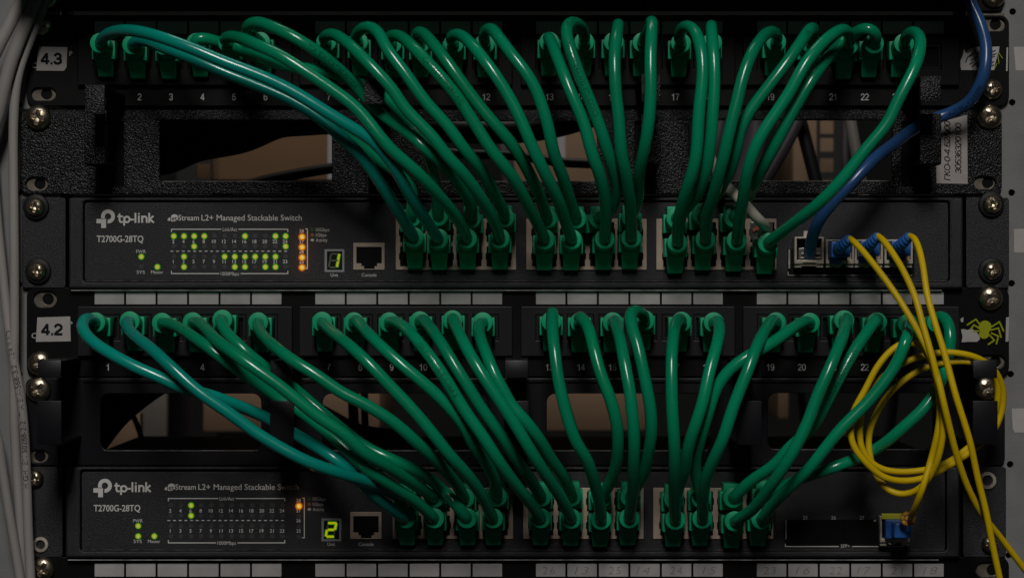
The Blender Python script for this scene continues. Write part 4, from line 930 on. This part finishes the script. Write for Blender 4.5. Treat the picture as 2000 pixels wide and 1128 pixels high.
plate("post", rect(1596, 150, 1652, 430), [rect(1602, y, 1629, y+27, 2) for y in (168, 203, 236-1.5, 269, 309, 350)], -380, 3, M_BBLK, rp, 0, hpx=-380)
behind("equipment_case", "upright grey-brown case standing behind the lower left window", "equipment case", 268, 700, 326, 892, -430, 120, M_BGRY)
rp = thing("rear_post", "black rear rack post with square holes seen through the upper left window", "rack post", W(390, 400, -380), None)
plate("post", rect(345, 150, 413, 430), [rect(384, y, 410, y+29, 2) for y in (200, 240, 283, 319)], -380, 3, M_BBLK, rp, 0, hpx=-380)
behind("cardboard_box", "narrow carton showing through the square hole at the upper left window", "cardboard box", 372, 205, 412, 372, -480, 100, M_CARD, G_)
def bundle(name, label, cat, pts, rad, m, group=None):
    t = thing(name, label, cat, W(pts[-1][0], pts[-1][1], pts[-1][2]), group)
    place("jacket", MB().tube(spline([W(*q) for q in pts], 8), rad, 14).mesh(smooth=60), t, m); return t
GB = "loose cables hanging behind the organizer windows"
for lab, pts, r, m in (
    ("fat black cable drooping across the top of the upper left window", [(200,240,-50),(300,300,-60),(380,274,-60),(470,256,-60),(540,228,-60),(600,222,-60),(760,214,-60)], 0.0115, M_BBLK),
    ("upper black cable above the fat one in the upper left window", [(180,230,-50),(280,262,-55),(400,232,-55),(520,212,-55),(760,190,-60)], 0.014, M_BBLK),
    ("slack black cable along the bottom right of the upper left window", [(430,376,-150),(520,352,-150),(590,338,-150),(660,327,-150),(800,312,-150)], 0.0030, M_BBLK),
    ("black cable crossing low through the upper middle window", [(800,292,-120),(900,300,-120),(1000,304,-120),(1100,317,-120),(1190,321,-120)], 0.0026, M_BBLK),
    ("thick black cable along the top of the upper middle window", [(790,246,-90),(900,256,-90),(1010,256,-90),(1090,244,-90),(1190,214,-90)], 0.0065, M_BBLK),
    ("dusky cable hanging left in the upper right window", [(1410,200,-200),(1405,250,-200),(1370,380,-200)], 0.0045, M_BPUR),
    ("dusky wide cable hanging in the upper right window middle", [(1470,200,-250),(1475,260,-250),(1440,400,-250)], 0.0075, M_BPUR),
    ("slanting grey cable left of the tan strip in the upper right window", [(1570,210,-180),(1535,280,-180),(1470,390,-180)], 0.0040, M_BPUR),
    ("black cable slanting over the pale carton in the upper right window", [(1553,200,-200),(1572,270,-200),(1605,400,-200)], 0.0038, M_BBLK),
    ("grey cable hanging at the right of the perforated post", [(1655,200,-200),(1667,270,-200),(1690,400,-200)], 0.0034, M_BGRY),
    ("thin grey cable beside the perforated post", [(1652,200,-260),(1650,300,-260),(1652,400,-260)], 0.0024, M_BPUR),
    ("grey cable upright in the upper middle window", [(960,230,-260),(985,300,-260),(1000,400,-260)], 0.0045, M_BPUR),
    ("black cable slanting across the lower left window", [(120,930,-60),(150,890,-60),(180,848,-60),(222,797,-60),(302,735,-60),(400,690,-60)], 0.0105, M_BBLK),
    ("dark blue-grey cable upright in the lower left window", [(352,740,-330),(352,800,-330),(350,900,-330)], 0.0075, M_BPUR),
    ("black cable slanting over the tan carton at lower left", [(250,790,-200),(268,830,-200),(290,900,-200)], 0.0016, M_BBLK),
    ("black cable upright behind the second lower window", [(689,740,-200),(690,800,-200),(696,880,-200)], 0.0030, M_BBLK),
    ("second black cable upright behind the second lower window", [(712,740,-210),(712,800,-210),(716,880,-210)], 0.0022, M_BBLK),
    ("black cable sagging under the second lower window", [(600,790,-150),(640,812,-150),(700,842,-150),(800,856,-150)], 0.0045, M_BBLK),
    ("black cable crossing the carton in the third lower window", [(1095,740,-200),(1112,800,-200),(1136,880,-200)], 0.0014, M_BBLK),
    ("dusky cable hanging in the fourth lower window", [(1562,740,-260),(1568,800,-260),(1575,900,-260)], 0.0024, M_BPUR),
    ("grey cable hanging in the fourth lower window near the yellow coil", [(1748,740,-260),(1742,800,-260),(1728,900,-260)], 0.0032, M_BPUR),
): bundle("loose_cable", lab, "loose cable", pts, r, m, GB)
# the dark equipment that stands behind the windows' lower left part
mb = MB(); boxpx(mb, 424, 843, 560, 960, -560, -420, -420); t = thing("equipment_case", "flat black equipment case under the carton behind the lower left window", "equipment case", W(490, 960, -420)); place("case", bevel_mesh(mb.mesh(), 0.001), t, M_DARK)
